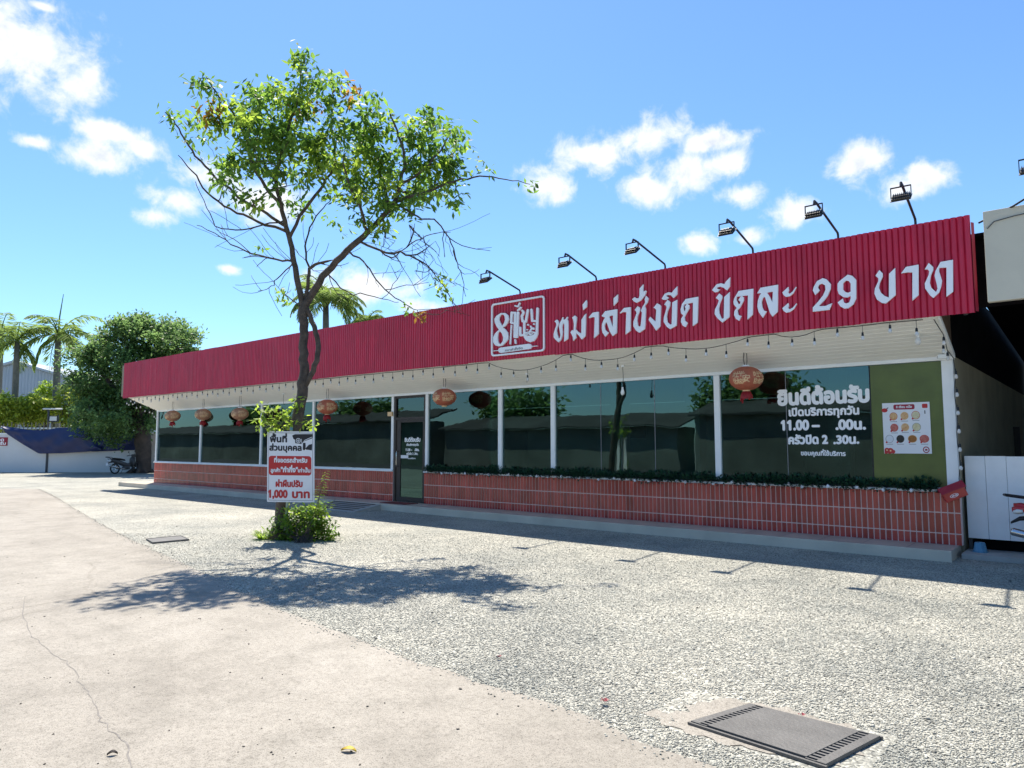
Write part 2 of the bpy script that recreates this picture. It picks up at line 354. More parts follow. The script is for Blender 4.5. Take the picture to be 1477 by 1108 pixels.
# ================================================================== GROUND
def wobble(pts, step, amp, rng):
    out = []
    for (a, b) in zip(pts[:-1], pts[1:]):
        a = Vector(a); b = Vector(b); n = max(1, int((b - a).length / step))
        for i in range(n):
            p = a.lerp(b, i / n); nn = (b - a).normalized(); q = rng.gauss(0, amp); out.append((p.x - nn.y * q, p.y + nn.x * q))
    out.append(tuple(pts[-1])); return out
def gravel_mat():
    m, t, b = base_mat('grey gravel'); L = t.links
    co = t.nodes.new('ShaderNodeTexCoord')
    v = t.nodes.new('ShaderNodeTexVoronoi'); v.inputs['Scale'].default_value = 62; L.new(co.outputs['Object'], v.inputs['Vector'])
    s = t.nodes.new('ShaderNodeSeparateColor'); L.new(v.outputs['Color'], s.inputs[0])
    r = t.nodes.new('ShaderNodeValToRGB'); e = r.color_ramp.elements
    e[0].position = 0; e[0].color = (.15, .15, .135, 1); e[1].position = 1; e[1].color = (.56, .555, .50, 1)
    x = r.color_ramp.elements.new(.3); x.color = (.285, .284, .255, 1); x = r.color_ramp.elements.new(.7); x.color = (.40, .396, .355, 1)
    L.new(s.outputs[0], r.inputs[0])
    n = t.nodes.new('ShaderNodeTexNoise'); n.inputs['Scale'].default_value = .55; n.inputs['Detail'].default_value = 6; n.inputs['Roughness'].default_value = .65; L.new(co.outputs['Object'], n.inputs['Vector'])
    r2 = t.nodes.new('ShaderNodeValToRGB'); r2.color_ramp.elements[0].position = .3; r2.color_ramp.elements[1].position = .7
    r2.color_ramp.elements[0].color = (.62, .64, .63, 1); r2.color_ramp.elements[1].color = (1.18, 1.14, 1.06, 1); L.new(n.outputs['Fac'], r2.inputs[0])
    mx = t.nodes.new('ShaderNodeMix'); mx.data_type = 'RGBA'; mx.blend_type = 'MULTIPLY'; mx.inputs['Factor'].default_value = 1
    L.new(r.outputs[0], mx.inputs['A']); L.new(r2.outputs[0], mx.inputs['B']); L.new(mx.outputs['Result'], b.inputs['Base Color'])
    bp = t.nodes.new('ShaderNodeBump'); bp.inputs['Strength'].default_value = .9; bp.inputs['Distance'].default_value = .012; bp.invert = True
    L.new(v.outputs['Distance'], bp.inputs['Height']); L.new(bp.outputs[0], b.inputs['Normal']); b.inputs['Roughness'].default_value = .85
    return m
def concrete_mat():
    m, t, b = base_mat('worn beige concrete'); L = t.links; co = t.nodes.new('ShaderNodeTexCoord')
    def noise(sc_, det, ro=.6):
        n = t.nodes.new('ShaderNodeTexNoise'); n.inputs['Scale'].default_value = sc_; n.inputs['Detail'].default_value = det; n.inputs['Roughness'].default_value = ro
        L.new(co.outputs['Object'], n.inputs['Vector']); return n.outputs['Fac']
    def ramp(f, st):
        r = t.nodes.new('ShaderNodeValToRGB')
        while len(r.color_ramp.elements) < len(st): r.color_ramp.elements.new(.5)
        for e, (p, c) in zip(r.color_ramp.elements, st): e.position = p; e.color = (*c, 1)
        L.new(f, r.inputs[0]); return r.outputs[0]
    def mul(a, c):
        x = t.nodes.new('ShaderNodeMix'); x.data_type = 'RGBA'; x.blend_type = 'MULTIPLY'; x.inputs['Factor'].default_value = 1; L.new(a, x.inputs['A']); L.new(c, x.inputs['B']); return x.outputs['Result']
    a = ramp(noise(.5, 7, .62), [(.28, (.262, .238, .198)), (.5, (.328, .30, .252)), (.72, (.382, .352, .30))])
    f = ramp(noise(38, 6, .75), [(.32, (.60, .59, .57)), (.47, (.93, .93, .93)), (.75, (1.15, 1.15, 1.15))])
    g = ramp(noise(130, 3, .7), [(.36, (.42, .41, .40)), (.46, (1, 1, 1)), (1, (1.07, 1.07, 1.07))])
    st = ramp(noise(2.2, 8, .7), [(.33, (.78, .78, .77)), (.55, (1, 1, 1)), (1, (1.03, 1.03, 1.03))])
    # hairline cracks
    nz = t.nodes.new('ShaderNodeTexNoise'); nz.inputs['Scale'].default_value = 1.6; nz.inputs['Detail'].default_value = 5; L.new(co.outputs['Object'], nz.inputs['Vector'])
    mxv = t.nodes.new('ShaderNodeMix'); mxv.data_type = 'VECTOR'; mxv.inputs['Factor'].default_value = .28; L.new(co.outputs['Object'], mxv.inputs['A']); L.new(nz.outputs['Color'], mxv.inputs['B'])
    vo = t.nodes.new('ShaderNodeTexVoronoi'); vo.feature = 'DISTANCE_TO_EDGE'; vo.inputs['Scale'].default_value = .23; L.new(mxv.outputs['Result'], vo.inputs['Vector'])
    ck = ramp(vo.outputs['Distance'], [(0, (.84, .83, .81)), (.0018, (.93, .92, .91)), (.004, (1, 1, 1))])
    L.new(mul(mul(mul(mul(a, f), g), st), ck), b.inputs['Base Color'])
    bp = t.nodes.new('ShaderNodeBump'); bp.inputs['Strength'].default_value = .5; bp.inputs['Distance'].default_value = .006
    L.new(noise(70, 5, .7), bp.inputs['Height']); L.new(bp.outputs[0], b.inputs['Normal']); b.inputs['Roughness'].default_value = .85
    return m
M['gravel'] = gravel_mat(); M['concrete'] = concrete_mat()
g = MB()
g.add([(-600, -300, 0), (500, -300, 0), (500, 900, 0), (-600, 900, 0)], [(0, 1, 2, 3)])
tag(g.build('gravel', M['gravel']), 'pale grey gravel yard in front of the red restaurant', 'ground', kind='structure')
EDGE = [(14, 3.15), (1.5, 3.25), (-1.68, 3.42), (-2.69, 3.6), (-3.95, 3.64), (-6.27, 3.92), (-8.56, 4.38), (-12.06, 5.0), (-17.61, 6.15), (-24, 7.6), (-29.3, 8.7)]
edge = wobble(EDGE, .3, .014, random.Random(3))
conc = edge + [(-32, 7.2), (-52, -4), (-52, -14), (14, -14)]
v2, tr = fill2d([conc])
c = MB(); c.add([(x, y, .014) for x, y in v2], tr)
n = len(edge)
c.add([(x, y, .014) for x, y in edge] + [(x, y + .01, -.01) for x, y in edge], [(i, i + 1, n + i + 1, n + i) for i in range(n - 1)])
tag(c.build('concrete_road', M['concrete']), 'worn beige concrete drive with fine cracks', 'road', kind='structure')
# concrete apron round the drain cover
ap = wobble([(-2.28, 3.88), (-2.1, 4.02), (-1.95, 4.44), (-1.5, 4.47), (-1.2, 4.42), (-1.1, 4.2), (-1.2, 3.84), (-1.5, 3.79), (-1.95, 3.76), (-2.28, 3.88)], .05, .03, random.Random(5))
v2, tr = fill2d([ap[:-1]]); tag(MB().add([(x, y, .004) for x, y in v2], tr).build('concrete_apron', M['concrete']), 'sandy concrete apron round the drain cover', 'ground', kind='structure')
ckp = [onz(*q, .0) for q in ((33, 862), (34, 895), (45, 922), (74, 945), (98, 960), (115, 985), (128, 1005), (142, 1035), (158, 1058), (181, 1075), (188, 1108), (196, 1150))]
rk = random.Random(8); ckp = [ckp[i].lerp(ckp[i + 1], k / 5) + Vector((rk.gauss(0, .008), rk.gauss(0, .008), 0)) for i in range(len(ckp) - 1) for k in range(5)]
V = []; F = []
for i, q in enumerate(ckp):
    d_ = (ckp[min(i + 1, len(ckp) - 1)] - ckp[max(i - 1, 0)]).normalized(); n_ = Vector((-d_.y, d_.x, 0)) * rk.uniform(.0015, .0055); V += [(q.x - n_.x, q.y - n_.y, .0155), (q.x + n_.x, q.y + n_.y, .0155)]
for i in range(len(ckp) - 1): F.append((2 * i, 2 * i + 2, 2 * i + 3, 2 * i + 1))
M['crack'] = mat('filled crack', (.20, .185, .165), .95, .3, 30)
tag(MB().add(V, F).build('concrete_crack', M['crack']), 'long wandering crack across the concrete at bottom left', 'crack', kind='structure')
# loose stones: uncountable, one object
def stones(name, label, n, sample, rmin, rmax, m, seed, z0=.0):
    r = np.random.default_rng(seed); P = sample(r, n); n = len(P)
    o = np.array([(1, 0, 0), (-1, 0, 0), (0, 1, 0), (0, -1, 0), (0, 0, 1), (0, 0, -1)], float)
    f = np.array([(0, 2, 4), (2, 1, 4), (1, 3, 4), (3, 0, 4), (2, 0, 5), (1, 2, 5), (3, 1, 5), (0, 3, 5)])
    s = r.uniform(rmin, rmax, (n, 1, 1)) * r.uniform(.6, 1.25, (n, 6, 1)); an = r.uniform(0, 6.28, n); ca, sa = np.cos(an)[:, None], np.sin(an)[:, None]
    v = o[None] * s + r.normal(0, .18, (n, 6, 3)) * s; v[:, :, 2] *= .7
    x = v[:, :, 0] * ca - v[:, :, 1] * sa; y = v[:, :, 0] * sa + v[:, :, 1] * ca
    v = np.stack([x + P[:, :1], y + P[:, 1:2], v[:, :, 2] + z0 + s.mean(1) * .25], 2).reshape(-1, 3)
    F = (f[None] + (np.arange(n) * 6)[:, None, None]).reshape(-1)
    me = bpy.data.meshes.new(name); me.vertices.add(len(v)); me.vertices.foreach_set('co', v.ravel()); k = len(F) // 3
    me.loops.add(len(F)); me.loops.foreach_set('vertex_index', F); me.polygons.add(k)
    me.polygons.foreach_set('loop_start', np.arange(k) * 3); me.polygons.foreach_set('loop_total', np.full(k, 3)); me.update(); me.validate()
    me.materials.append(m); ob = bpy.data.objects.new(name, me); COL.objects.link(ob); return tag(ob, label, 'gravel', kind='stuff')
def stone_mat(name, lo, hi):
    m, t, b = base_mat(name); g_ = t.nodes.new('ShaderNodeNewGeometry'); r = t.nodes.new('ShaderNodeValToRGB')
    r.color_ramp.elements[0].color = (*lo, 1); r.color_ramp.elements[1].color = (*hi, 1); t.links.new(g_.outputs['Random Per Island'], r.inputs[0])
    e = r.color_ramp.elements.new(.25); e.color = (*[lerp(a, b_, .55) for a, b_ in zip(lo, hi)], 1)
    co = t.nodes.new('ShaderNodeTexCoord'); n = t.nodes.new('ShaderNodeTexNoise'); n.inputs['Scale'].default_value = .55; n.inputs['Detail'].default_value = 6; n.inputs['Roughness'].default_value = .65; t.links.new(co.outputs['Object'], n.inputs['Vector'])
    r2 = t.nodes.new('ShaderNodeValToRGB'); r2.color_ramp.elements[0].position = .34; r2.color_ramp.elements[1].position = .66
    r2.color_ramp.elements[0].color = (.58, .60, .59, 1); r2.color_ramp.elements[1].color = (1.2, 1.16, 1.08, 1); t.links.new(n.outputs['Fac'], r2.inputs[0])
    mx = t.nodes.new('ShaderNodeMix'); mx.data_type = 'RGBA'; mx.blend_type = 'MULTIPLY'; mx.inputs['Factor'].default_value = 1; t.links.new(r.outputs[0], mx.inputs['A']); t.links.new(r2.outputs[0], mx.inputs['B'])
    t.links.new(mx.outputs['Result'], b.inputs['Base Color']); b.inputs['Roughness'].default_value = .8; return m
ex = np.array([p[0] for p in EDGE][::-1]); ey = np.array([p[1] for p in EDGE][::-1])
def fan(D0, D1):
    def s(r, n):
        D = np.exp(r.uniform(math.log(D0), math.log(D1), n)); lat = D * r.uniform(-.85, .9, n)
        x = RT.x * lat + FH.x * D; y = RT.y * lat + FH.y * D
        ok = (y > np.interp(x, ex, ey) + .01) & (y < 11.25)
        ok &= ~((x > -2.0) & (x < -1.0) & (y > 3.75) & (y < 4.45))
        P = np.stack([x, y], 1)[ok]; keep = r.uniform(0, 1, len(P)) < np.where((P[:, 0] > -2.2) & (P[:, 0] < -1.2) & (P[:, 1] > 3.86) & (P[:, 1] < 4.45), .22, 1); return P[keep]
    return s
M['stone'] = stone_mat('gravel stone', (.13, .13, .115), (.58, .575, .515))
stones('gravel_stones', 'loose grey stones lying over the gravel yard', 290000, fan(2.6, 13), .004, .009, M['stone'], 1)
M['stonel'] = stone_mat('bigger gravel stone', (.08, .08, .072), (.60, .59, .53))
stones('coarse_stones', 'bigger stones and dark chips scattered through the gravel', 2200, fan(2.8, 16), .009, .017, M['stonel'], 9)
def edge_s(r, n):
    i = r.integers(0, len(edge) - 1, n); t = r.uniform(0, 1, n); e = np.array(edge); p = e[i] * (1 - t[:, None]) + e[i + 1] * t[:, None]
    p[:, 1] -= np.abs(r.normal(0, .10, n)) ** 1.3; return p[(p[:, 0] < 1)]
stones('edge_stones', 'stones strewn along the edge of the concrete drive', 2600, edge_s, .005, .010, M['stone'], 2, .014)
M['stoned'] = stone_mat('dark pebble', (.03, .028, .025), (.16, .14, .12))
def road_s(r, n):
    D = np.exp(r.uniform(math.log(2.2), math.log(20), n)); lat = D * r.uniform(-.85, .5, n); x = RT.x * lat + FH.x * D; y = RT.y * lat + FH.y * D
    return np.stack([x, y], 1)[y < np.interp(x, ex, ey) - .05]
stones('loose_pebbles', 'dark pebbles scattered over the concrete drive', 420, road_s, .004, .010, M['stoned'], 4, .014)

def leaf_on_ground(name, label, cat, x, y, L, wd, m, rot, z=.012):
    b = MB(); V = []; F = []
    for i in range(7):
        t = i / 6; w = wd * math.sin(math.pi * min(1, t * .94 + .05)); zz = .012 * math.sin(t * 3.14) + .004
        for s_ in (-1, 0, 1): V.append(((t - .5) * L, s_ * w, zz + (.010 if s_ else 0)))
    for i in range(6):
        for j in range(2): a = i * 3 + j; F.append((a, a + 3, a + 4, a + 1))
    o = b.add(V, F).build(name, m); o.location = (x, y, z); o.rotation_euler = (0, 0, rot); return tag(o, label, cat)
p = onz(503, 1083, .02); leaf_on_ground('fallen_leaf', 'yellow fallen leaf lying on the concrete near the bottom edge', 'leaf', p.x, p.y, .085, .02, M['yellow'], R(30))
p = onz(162, 1088, .02); leaf_on_ground('fallen_leaf', 'small dark curled leaf on the concrete at bottom left', 'leaf', p.x, p.y, .05, .014, M['dark'], R(60))
def petals(px, py, label, s):
    p = onz(px, py, .02); b = MB(); r = random.Random(px)
    for k in range(5):
        a = k * 1.257 + r.random(); ca, sa = math.cos(a), math.sin(a); V = []
        for (u, w, h) in ((0, 0, .004), (.5, .32, .02), (1, .1, .014), (1, -.1, .018), (.5, -.32, .012)): V.append((p.x + s * (ca * u - sa * w), p.y + s * (sa * u + ca * w), .02 + h * s / .03))
        b.add(V, [(0, 1, 2, 3, 4)])
    tag(b.build('fallen_flower', M['petal'], loc=(p.x, p.y, .02)), label, 'flower')
petals(872, 1013, 'red fallen flower on gravel left of the drain cover', .03)
petals(1157, 1033, 'red fallen flower at the far edge of the drain cover', .022)
petals(720, 948, 'small red fallen flower on the gravel in mid foreground', .02)

# drain covers
def drain_cover(label, q, slots):
    c0 = sum((Vector(p) for p in q), Vector((0, 0))) / 4; t = thing('drain_cover', label, 'drain cover', (c0.x, c0.y, 0))
    def bi(u, v): a = Vector(q[0]).lerp(Vector(q[3]), u); b = Vector(q[1]).lerp(Vector(q[2]), u); return a.lerp(b, v)
    b = MB(); z = .024
    def slab(u0, u1, v0, v1, z0, z1, mb):
        P = [bi(u0, v0), bi(u1, v0), bi(u1, v1), bi(u0, v1)]
        mb.add([(p.x, p.y, z0) for p in P] + [(p.x, p.y, z1) for p in P], [(3, 2, 1, 0), (4, 5, 6, 7), (0, 1, 5, 4), (1, 2, 6, 5), (2, 3, 7, 6), (3, 0, 4, 7)])
    if slots:
        slab(0, .065, 0, 1, .004, z, b); slab(.935, 1, 0, 1, .004, z, b); slab(.135, .865, .02, .98, .006, z + .002, b)
        nb = 15
        for s0, s1 in ((.065, .135), (.865, .935)):
            for k in range(nb + 1): slab(s0, s1, max(0, (k - .22) / nb), min(1, (k + .22) / nb), .006, z - .001, b)
        b.build('cover_plate', M['iron'], t)
        for v0_, v1_ in ((-.03, 0), (1, 1.03)): fr = MB(); slab(-.012, 1.012, v0_, v1_, .002, z - .006, fr); fr.build('frame_bar', M['iron'], t)
        d = MB(); slab(.05, .95, .01, .99, .003, .0075, d); d.build('slot_bed', M['blackdark'], t)
    else:
        slab(.03, .97, .03, .97, .004, z, b); b.build('cover_plate', M['iron'], t)
        fr = MB(); slab(0, 1, 0, .03, .002, .03, fr); slab(0, 1, .97, 1, .002, .03, fr); slab(0, .03, .03, .97, .002, .03, fr); slab(.97, 1, .03, .97, .002, .03, fr); fr.build('frame', M['iron'], t)
drain_cover('dark slotted drain cover set in the gravel at the front', [(-1.93, 3.88), (-1.78, 4.37), (-1.05, 4.35), (-1.17, 3.80)], True)
drain_cover('small grey drain cover by the edge of the concrete drive', [(-12.45, 5.28), (-12.42, 5.85), (-11.85, 5.72), (-11.9, 5.15)], False)

# ================================================================== RESTAURANT
WY = 12.11; XL, XR = -28.1, -1.72; YB = 24.0; FY = 11.0; FXL, FXR = -28.5, -1.28; FZ0, FZ1 = 3.33, 4.65
rest = thing('restaurant', 'long low restaurant with red corrugated fascia and tinted shop windows', 'restaurant', ((XL + XR) / 2, WY, 0))
DX0, DX1 = -14.2, -13.03                                                # door opening
# terrace platform
b = MB(); b.box(-29.4, -1.76, 11.38, WY + .3, 0, .146)
def tile_floor_mat():
    m, t, bs = base_mat('beige terrace tiles'); L = t.links; co = t.nodes.new('ShaderNodeTexCoord')
    br = t.nodes.new('ShaderNodeTexBrick'); br.offset = 0; br.inputs['Scale'].default_value = 1; br.inputs['Brick Width'].default_value = .6; br.inputs['Row Height'].default_value = .6
    br.inputs['Mortar Size'].default_value = .006; br.inputs['Color1'].default_value = (.62, .53, .42, 1); br.inputs['Color2'].default_value = (.57, .48, .385, 1); br.inputs['Mortar'].default_value = (.24, .20, .17, 1)
    L.new(co.outputs['Object'], br.inputs['Vector']); n = t.nodes.new('ShaderNodeTexNoise'); n.inputs['Scale'].default_value = 3; n.inputs['Detail'].default_value = 7; L.new(co.outputs['Object'], n.inputs['Vector'])
    r = t.nodes.new('ShaderNodeValToRGB'); r.color_ramp.elements[0].position = .3; r.color_ramp.elements[0].color = (.78, .78, .78, 1); r.color_ramp.elements[1].position = .65; r.color_ramp.elements[1].color = (1.06, 1.06, 1.06, 1); L.new(n.outputs['Fac'], r.inputs[0])
    mx = t.nodes.new('ShaderNodeMix'); mx.data_type = 'RGBA'; mx.blend_type = 'MULTIPLY'; mx.inputs['Factor'].default_value = 1; L.new(br.outputs['Color'], mx.inputs['A']); L.new(r.outputs[0], mx.inputs['B'])
    L.new(mx.outputs['Result'], bs.inputs['Base Color']); bs.inputs['Roughness'].default_value = .38; return m
M['terrace'] = tile_floor_mat()
b.build('terrace', M['terrace'], rest)
b = MB(); b.cbox(-29.42, -1.75, 11.35, 11.38, -.01, .151, .006); b.build('terrace_edge', M['beige'], rest)
# ramp in front of the door: striped treads
b = MB(); rx0, rx1 = -15.7, -13.75; y0, y1 = 10.55, 11.355
b.add([(rx0, y0, .0), (rx1, y0, .0), (rx1, y1, .0), (rx0, y1, .0), (rx0, y0, .02), (rx1, y0, .02), (rx1, y1, .14), (rx0, y1, .14)], [(4, 5, 6, 7), (0, 1, 5, 4), (1, 2, 6, 5), (3, 0, 4, 7)])
rp = b.build('entrance_ramp', M['kerb'], rest)
b = MB()
for k in range(5):
    ya = y0 + .06 + k * .155; za = .02 + (ya - y0) / (y1 - y0) * .12
    b.add([(rx0 + .12, ya, za + .004), (rx1 - .12, ya, za + .004), (rx1 - .12, ya + .075, za + .0155), (rx0 + .12, ya + .075, za + .0155)], [(0, 1, 2, 3)])
b.build('tread_stripe', M['dark'], rp)
# low tiled wall: grout bed with tiles standing proud
def tile_mat():
    m, t, bs = base_mat('glazed red wall tile'); g_ = t.nodes.new('ShaderNodeNewGeometry'); r = t.nodes.new('ShaderNodeValToRGB')
    r.color_ramp.elements[0].color = (.33, .030, .024, 1); r.color_ramp.elements[1].color = (.54, .070, .054, 1); t.links.new(g_.outputs['Random Per Island'], r.inputs[0])
    co = t.nodes.new('ShaderNodeTexCoord'); n = t.nodes.new('ShaderNodeTexNoise'); n.inputs['Scale'].default_value = 2.5; n.inputs['Detail'].default_value = 6; t.links.new(co.outputs['Object'], n.inputs['Vector'])
    r2 = t.nodes.new('ShaderNodeValToRGB'); r2.color_ramp.elements[0].position = .3; r2.color_ramp.elements[0].color = (.75, .75, .75, 1); r2.color_ramp.elements[1].position = .7; r2.color_ramp.elements[1].color = (1.15, 1.15, 1.15, 1); t.links.new(n.outputs['Fac'], r2.inputs[0])
    mx = t.nodes.new('ShaderNodeMix'); mx.data_type = 'RGBA'; mx.blend_type = 'MULTIPLY'; mx.inputs['Factor'].default_value = 1; t.links.new(r.outputs[0], mx.inputs['A']); t.links.new(r2.outputs[0], mx.inputs['B'])
    t.links.new(mx.outputs['Result'], bs.inputs['Base Color']); bs.inputs['Roughness'].default_value = .2; bs.inputs['Specular IOR Level'].default_value = .55; return m
M['tile'] = tile_mat()
for (xa, xb) in ((XL, DX0 + .0), (DX1, XR)):
    b = MB(); b.box(xa, xb, WY, WY + .12, .146, .90); lw = b.build('low_wall', M['grout'], rest)
    b = MB(); nt = int(round((xb - xa) / .083)); w = (xb - xa) / nt; r = random.Random(int(xb * 10))
    for k in range(nt):
        for (za, zb) in ((.147, .298), (.314, .598), (.614, .898)):
            j = r.gauss(0, .0012); yy = WY - .009 + r.gauss(0, .0006); x0 = xa + k * w + .0078; x1 = xa + (k + 1) * w - .0078
            b.add([(x0, yy, za), (x1, yy + j, za), (x1, yy + j, zb), (x0, yy, zb), (x0, WY + .001, za), (x1, WY + .001, za), (x1, WY + .001, zb), (x0, WY + .001, zb)], [(0, 1, 2, 3), (4, 0, 3, 7), (1, 5, 6, 2), (3, 2, 6, 7), (4, 5, 1, 0)])
    b.build('wall_tile', M['tile'], lw)
    b = MB(); b.cbox(xa - (.02 if xa == XL else 0), xb, WY - .045, WY + .11, .902, .94, .006); b.build('window_sill', M['white'], rest)
# window posts, head and panes
GY = WY + .045
posts = [-28.06, -24.58, -20.61, -17.79, -14.26, -12.97, -10.56, -9.07, -5.39, -1.80]
for x in posts:
    hw = .075 if x == -1.80 else .055 if x in (-10.56, -9.07, -5.39) else .045
    z0 = .94
    if x == -12.97: z0 = .15 + .75 + .04
    MB().cbox(x - hw, x + hw, WY + .0, WY + .10, z0, 2.84, .004).build('window_post', M['white'], rest)
MB().cbox(XL, XR, WY - .01, WY + .12, 2.842, 2.90, .004).build('window_head', M['white'], rest)
b = MB(); b.box(XL, DX0 - .02, WY + .02, WY + .08, .942, .965); b.box(DX1 + .02, XR, WY + .02, WY + .08, .942, .965); b.build('bottom_rail', M['white'], rest)
panes = {}
for i in range(len(posts) - 1):
    a, c_ = posts[i], posts[i + 1]
    if a == -14.26: continue
    o = MB().box(a + .03, c_ - .03, GY, GY + .008, .96, 2.85).build('window_pane', M['glass'], rest); panes[i] = o
for px in (865, 943): X = ony(px, 610, WY).x; MB().box(X - .005, X + .005, GY - .003, GY, .965, 2.84).build('silicone_joint', M['greypr'], panes[7])
b = MB(); X = ony(1133.5, 610, WY).x; b.box(X - .005, X + .005, GY - .003, GY, .965, 2.84); b.build('silicone_joint', M['greypr'], panes[8])
b = MB(); b.box(-2.855, -1.87, GY - .006, GY - .001, .966, 2.835); b.build('olive_film', M['olive'], panes[8])
MB().box(-2.875, -2.858, GY - .008, GY, .966, 2.84).build('film_edge', M['black'], panes[8])
# welcome lettering on the last big pane
def wpx(mb, t, p0, p1, hpx, bold, Y=GY - .004):
    a = ony(p0[0], p0[1], Y); c_ = ony(p1[0], p1[1], Y); h = ony((p0[0] + p1[0]) / 2, p0[1] - hpx, Y).z - ony((p0[0] + p1[0]) / 2, p0[1], Y).z
    write(mb, t, on_wall(Y), a.x, c_.x, a.z, h, bold, .002, 0, c_.z)
z_ = lambda x, y: (1110 + x * .1625, 540 + y * .1625)
b = MB(); wpx(b, 'ยินดีต้อนรับ', z_(80, 272), z_(880, 240), 100 * .1625, .055); b.build('lettering_line', M['decal'], panes[8])
b = MB(); wpx(b, 'เปิดบริการทุกวัน', z_(175, 370), z_(792, 353), 52 * .1625, .05); b.build('lettering_line', M['decal'], panes[8])
b = MB(); wpx(b, '11.00 –', z_(108, 494), z_(442, 490), 66 * .1625, .055); b.build('lettering_line', M['decal'], panes[8])
b = MB(); wpx(b, '.00น.', z_(592, 489), z_(850, 485), 66 * .1625, .055); b.build('lettering_line', M['decal'], panes[8])
b = MB(); wpx(b, 'ครัวปิด 2', z_(172, 617), z_(515, 614), 56 * .1625, .055); b.build('lettering_line', M['decal'], panes[8])
b = MB(); wpx(b, '.30น.', z_(572, 616), z_(792, 612), 56 * .1625, .055); b.build('lettering_line', M['decal'], panes[8])
b = MB(); wpx(b, 'ขอบคุณที่ใช้บริการ', z_(280, 718), z_(675, 724), 30 * .1625, .04); b.build('lettering_line', M['decal'], panes[8])
# door
dr = MB(); z0d = .15
dr.box(DX0, DX0 + .07, WY + .01, WY + .12, z0d, 2.842); dr.box(DX1 - .05, DX1 + .0, WY + .01, WY + .12, z0d, 2.842); dr.box(DX0 + .07, DX1 - .05, WY + .012, WY + .118, 2.78, 2.842); dr.box(DX0 + .07, DX1 - .05, WY + .012, WY + .118, 2.22, 2.29)
door = dr.build('door', M['dark'], rest)
lf = MB(); lf.box(DX0 + .075, DX0 + .24, WY + .03, WY + .07, z0d + .01, 2.215); lf.box(DX1 - .10, DX1 - .055, WY + .03, WY + .07, z0d + .01, 2.215); lf.box(DX0 + .24, DX1 - .10, WY + .031, WY + .069, z0d + .01, .27); lf.box(DX0 + .24, DX1 - .10, WY + .031, WY + .069, 2.16, 2.215)
lf.build('door_leaf', M['dark'], door)
MB().box(DX0 + .23, DX1 - .09, WY + .045, WY + .053, .26, 2.17).build('door_pane', M['doorglass'], door)
MB().box(DX0 + .06, DX1 - .04, WY + .05, WY + .058, 2.285, 2.785).build('transom_pane', M['glass'], door)
hb = MB(); hx = DX0 + .16
hb.tube([(hx, WY + .03, 1.42), (hx, WY - .03, 1.42), (hx, WY - .04, 1.38), (hx, WY - .04, 1.08), (hx, WY - .03, 1.04), (hx, WY + .03, 1.04)], .011, 8); hb.build('handle', M['chrome'], door, smooth=True)
y_ = lambda x, y: (560 + x / 6.158, 560 + y / 6.158)
Yd = WY + .043
b = MB(); wpx(b, 'ยินดีต้อนรับ', y_(148, 476), y_(284, 474), 26 / 6.158, .05, Yd); b.build('lettering_line', M['decal'], door)
b = MB(); wpx(b, 'เปิดบริการทุกวัน', y_(163, 511), y_(270, 511), 14 / 6.158, .05, Yd); b.build('lettering_line', M['decal'], door)
b = MB(); wpx(b, '11.00 –', y_(155, 558), y_(212, 558), 17 / 6.158, .05, Yd); b.build('lettering_line', M['decal'], door)
b = MB(); wpx(b, '.00น.', y_(234, 558), y_(275, 558), 17 / 6.158, .05, Yd); b.build('lettering_line', M['decal'], door)
b = MB(); wpx(b, 'ครัวปิด 2 .30น.', y_(163, 592), y_(264, 592), 15 / 6.158, .05, Yd); b.build('lettering_line', M['decal'], door)
b = MB(); wpx(b, 'ขอบคุณที่ใช้บริการ', y_(176, 629), y_(242, 629), 8 / 6.158, .04, Yd); b.build('lettering_line', M['decal'], door)
a = ony(*y_(112, 622), Yd); c_ = ony(*y_(178, 596), Yd)
MB().box(a.x, c_.x, Yd - .004, Yd, a.z, c_.z).build('push_notice', M['signwhite'], door)
MB().cbox(-14.40, -14.22, WY - .05, WY - .002, 2.33, 2.44, .006).build('junction_box', M['gold'], rest)
# soffit of lapped white boards, sloping up to the fascia
b = MB(); nb = 11; ya, za, yb, zb = WY - .012, 2.90, FY + .035, FZ0 + .012
for k in range(nb):
    t0, t1 = k / nb, (k + 1) / nb; p0 = (lerp(ya, yb, t0), lerp(za, zb, t0)); p1 = (lerp(ya, yb, t1), lerp(za, zb, t1))
    x0, x1 = FXL + .38, XR + .0; lap = .0036
    V = [(x, p0[0], p0[1] - 0) for x in (x0, x1)] + [(x, p1[0], p1[1] - lap) for x in (x1, x0)] + [(x, p1[0], p1[1]) for x in (x1, x0)]
    b.add(V, [(0, 3, 2, 1), (3, 5, 4, 2)])
    b.add([(x0, p0[0], p0[1] + .03), (x1, p0[0], p0[1] + .03), (x1, p1[0], p1[1] + .03), (x0, p1[0], p1[1] + .03)], [(0, 1, 2, 3)])
b.build('soffit', M['soffit'], rest)
b = MB(); b.add([(XR + .002, WY, 2.86), (XR + .03, WY, 2.86), (XR + .03, FY + .04, FZ0 - .02), (XR + .002, FY + .04, FZ0 - .02), (XR + .002, WY, 2.93), (XR + .03, WY, 2.93), (XR + .03, FY + .04, FZ0 + .05), (XR + .002, FY + .04, FZ0 + .05)], [(0, 3, 2, 1), (4, 5, 6, 7), (0, 1, 5, 4), (1, 2, 6, 5), (2, 3, 7, 6), (3, 0, 4, 7)]); b.build('soffit_trim', M['white'], rest)
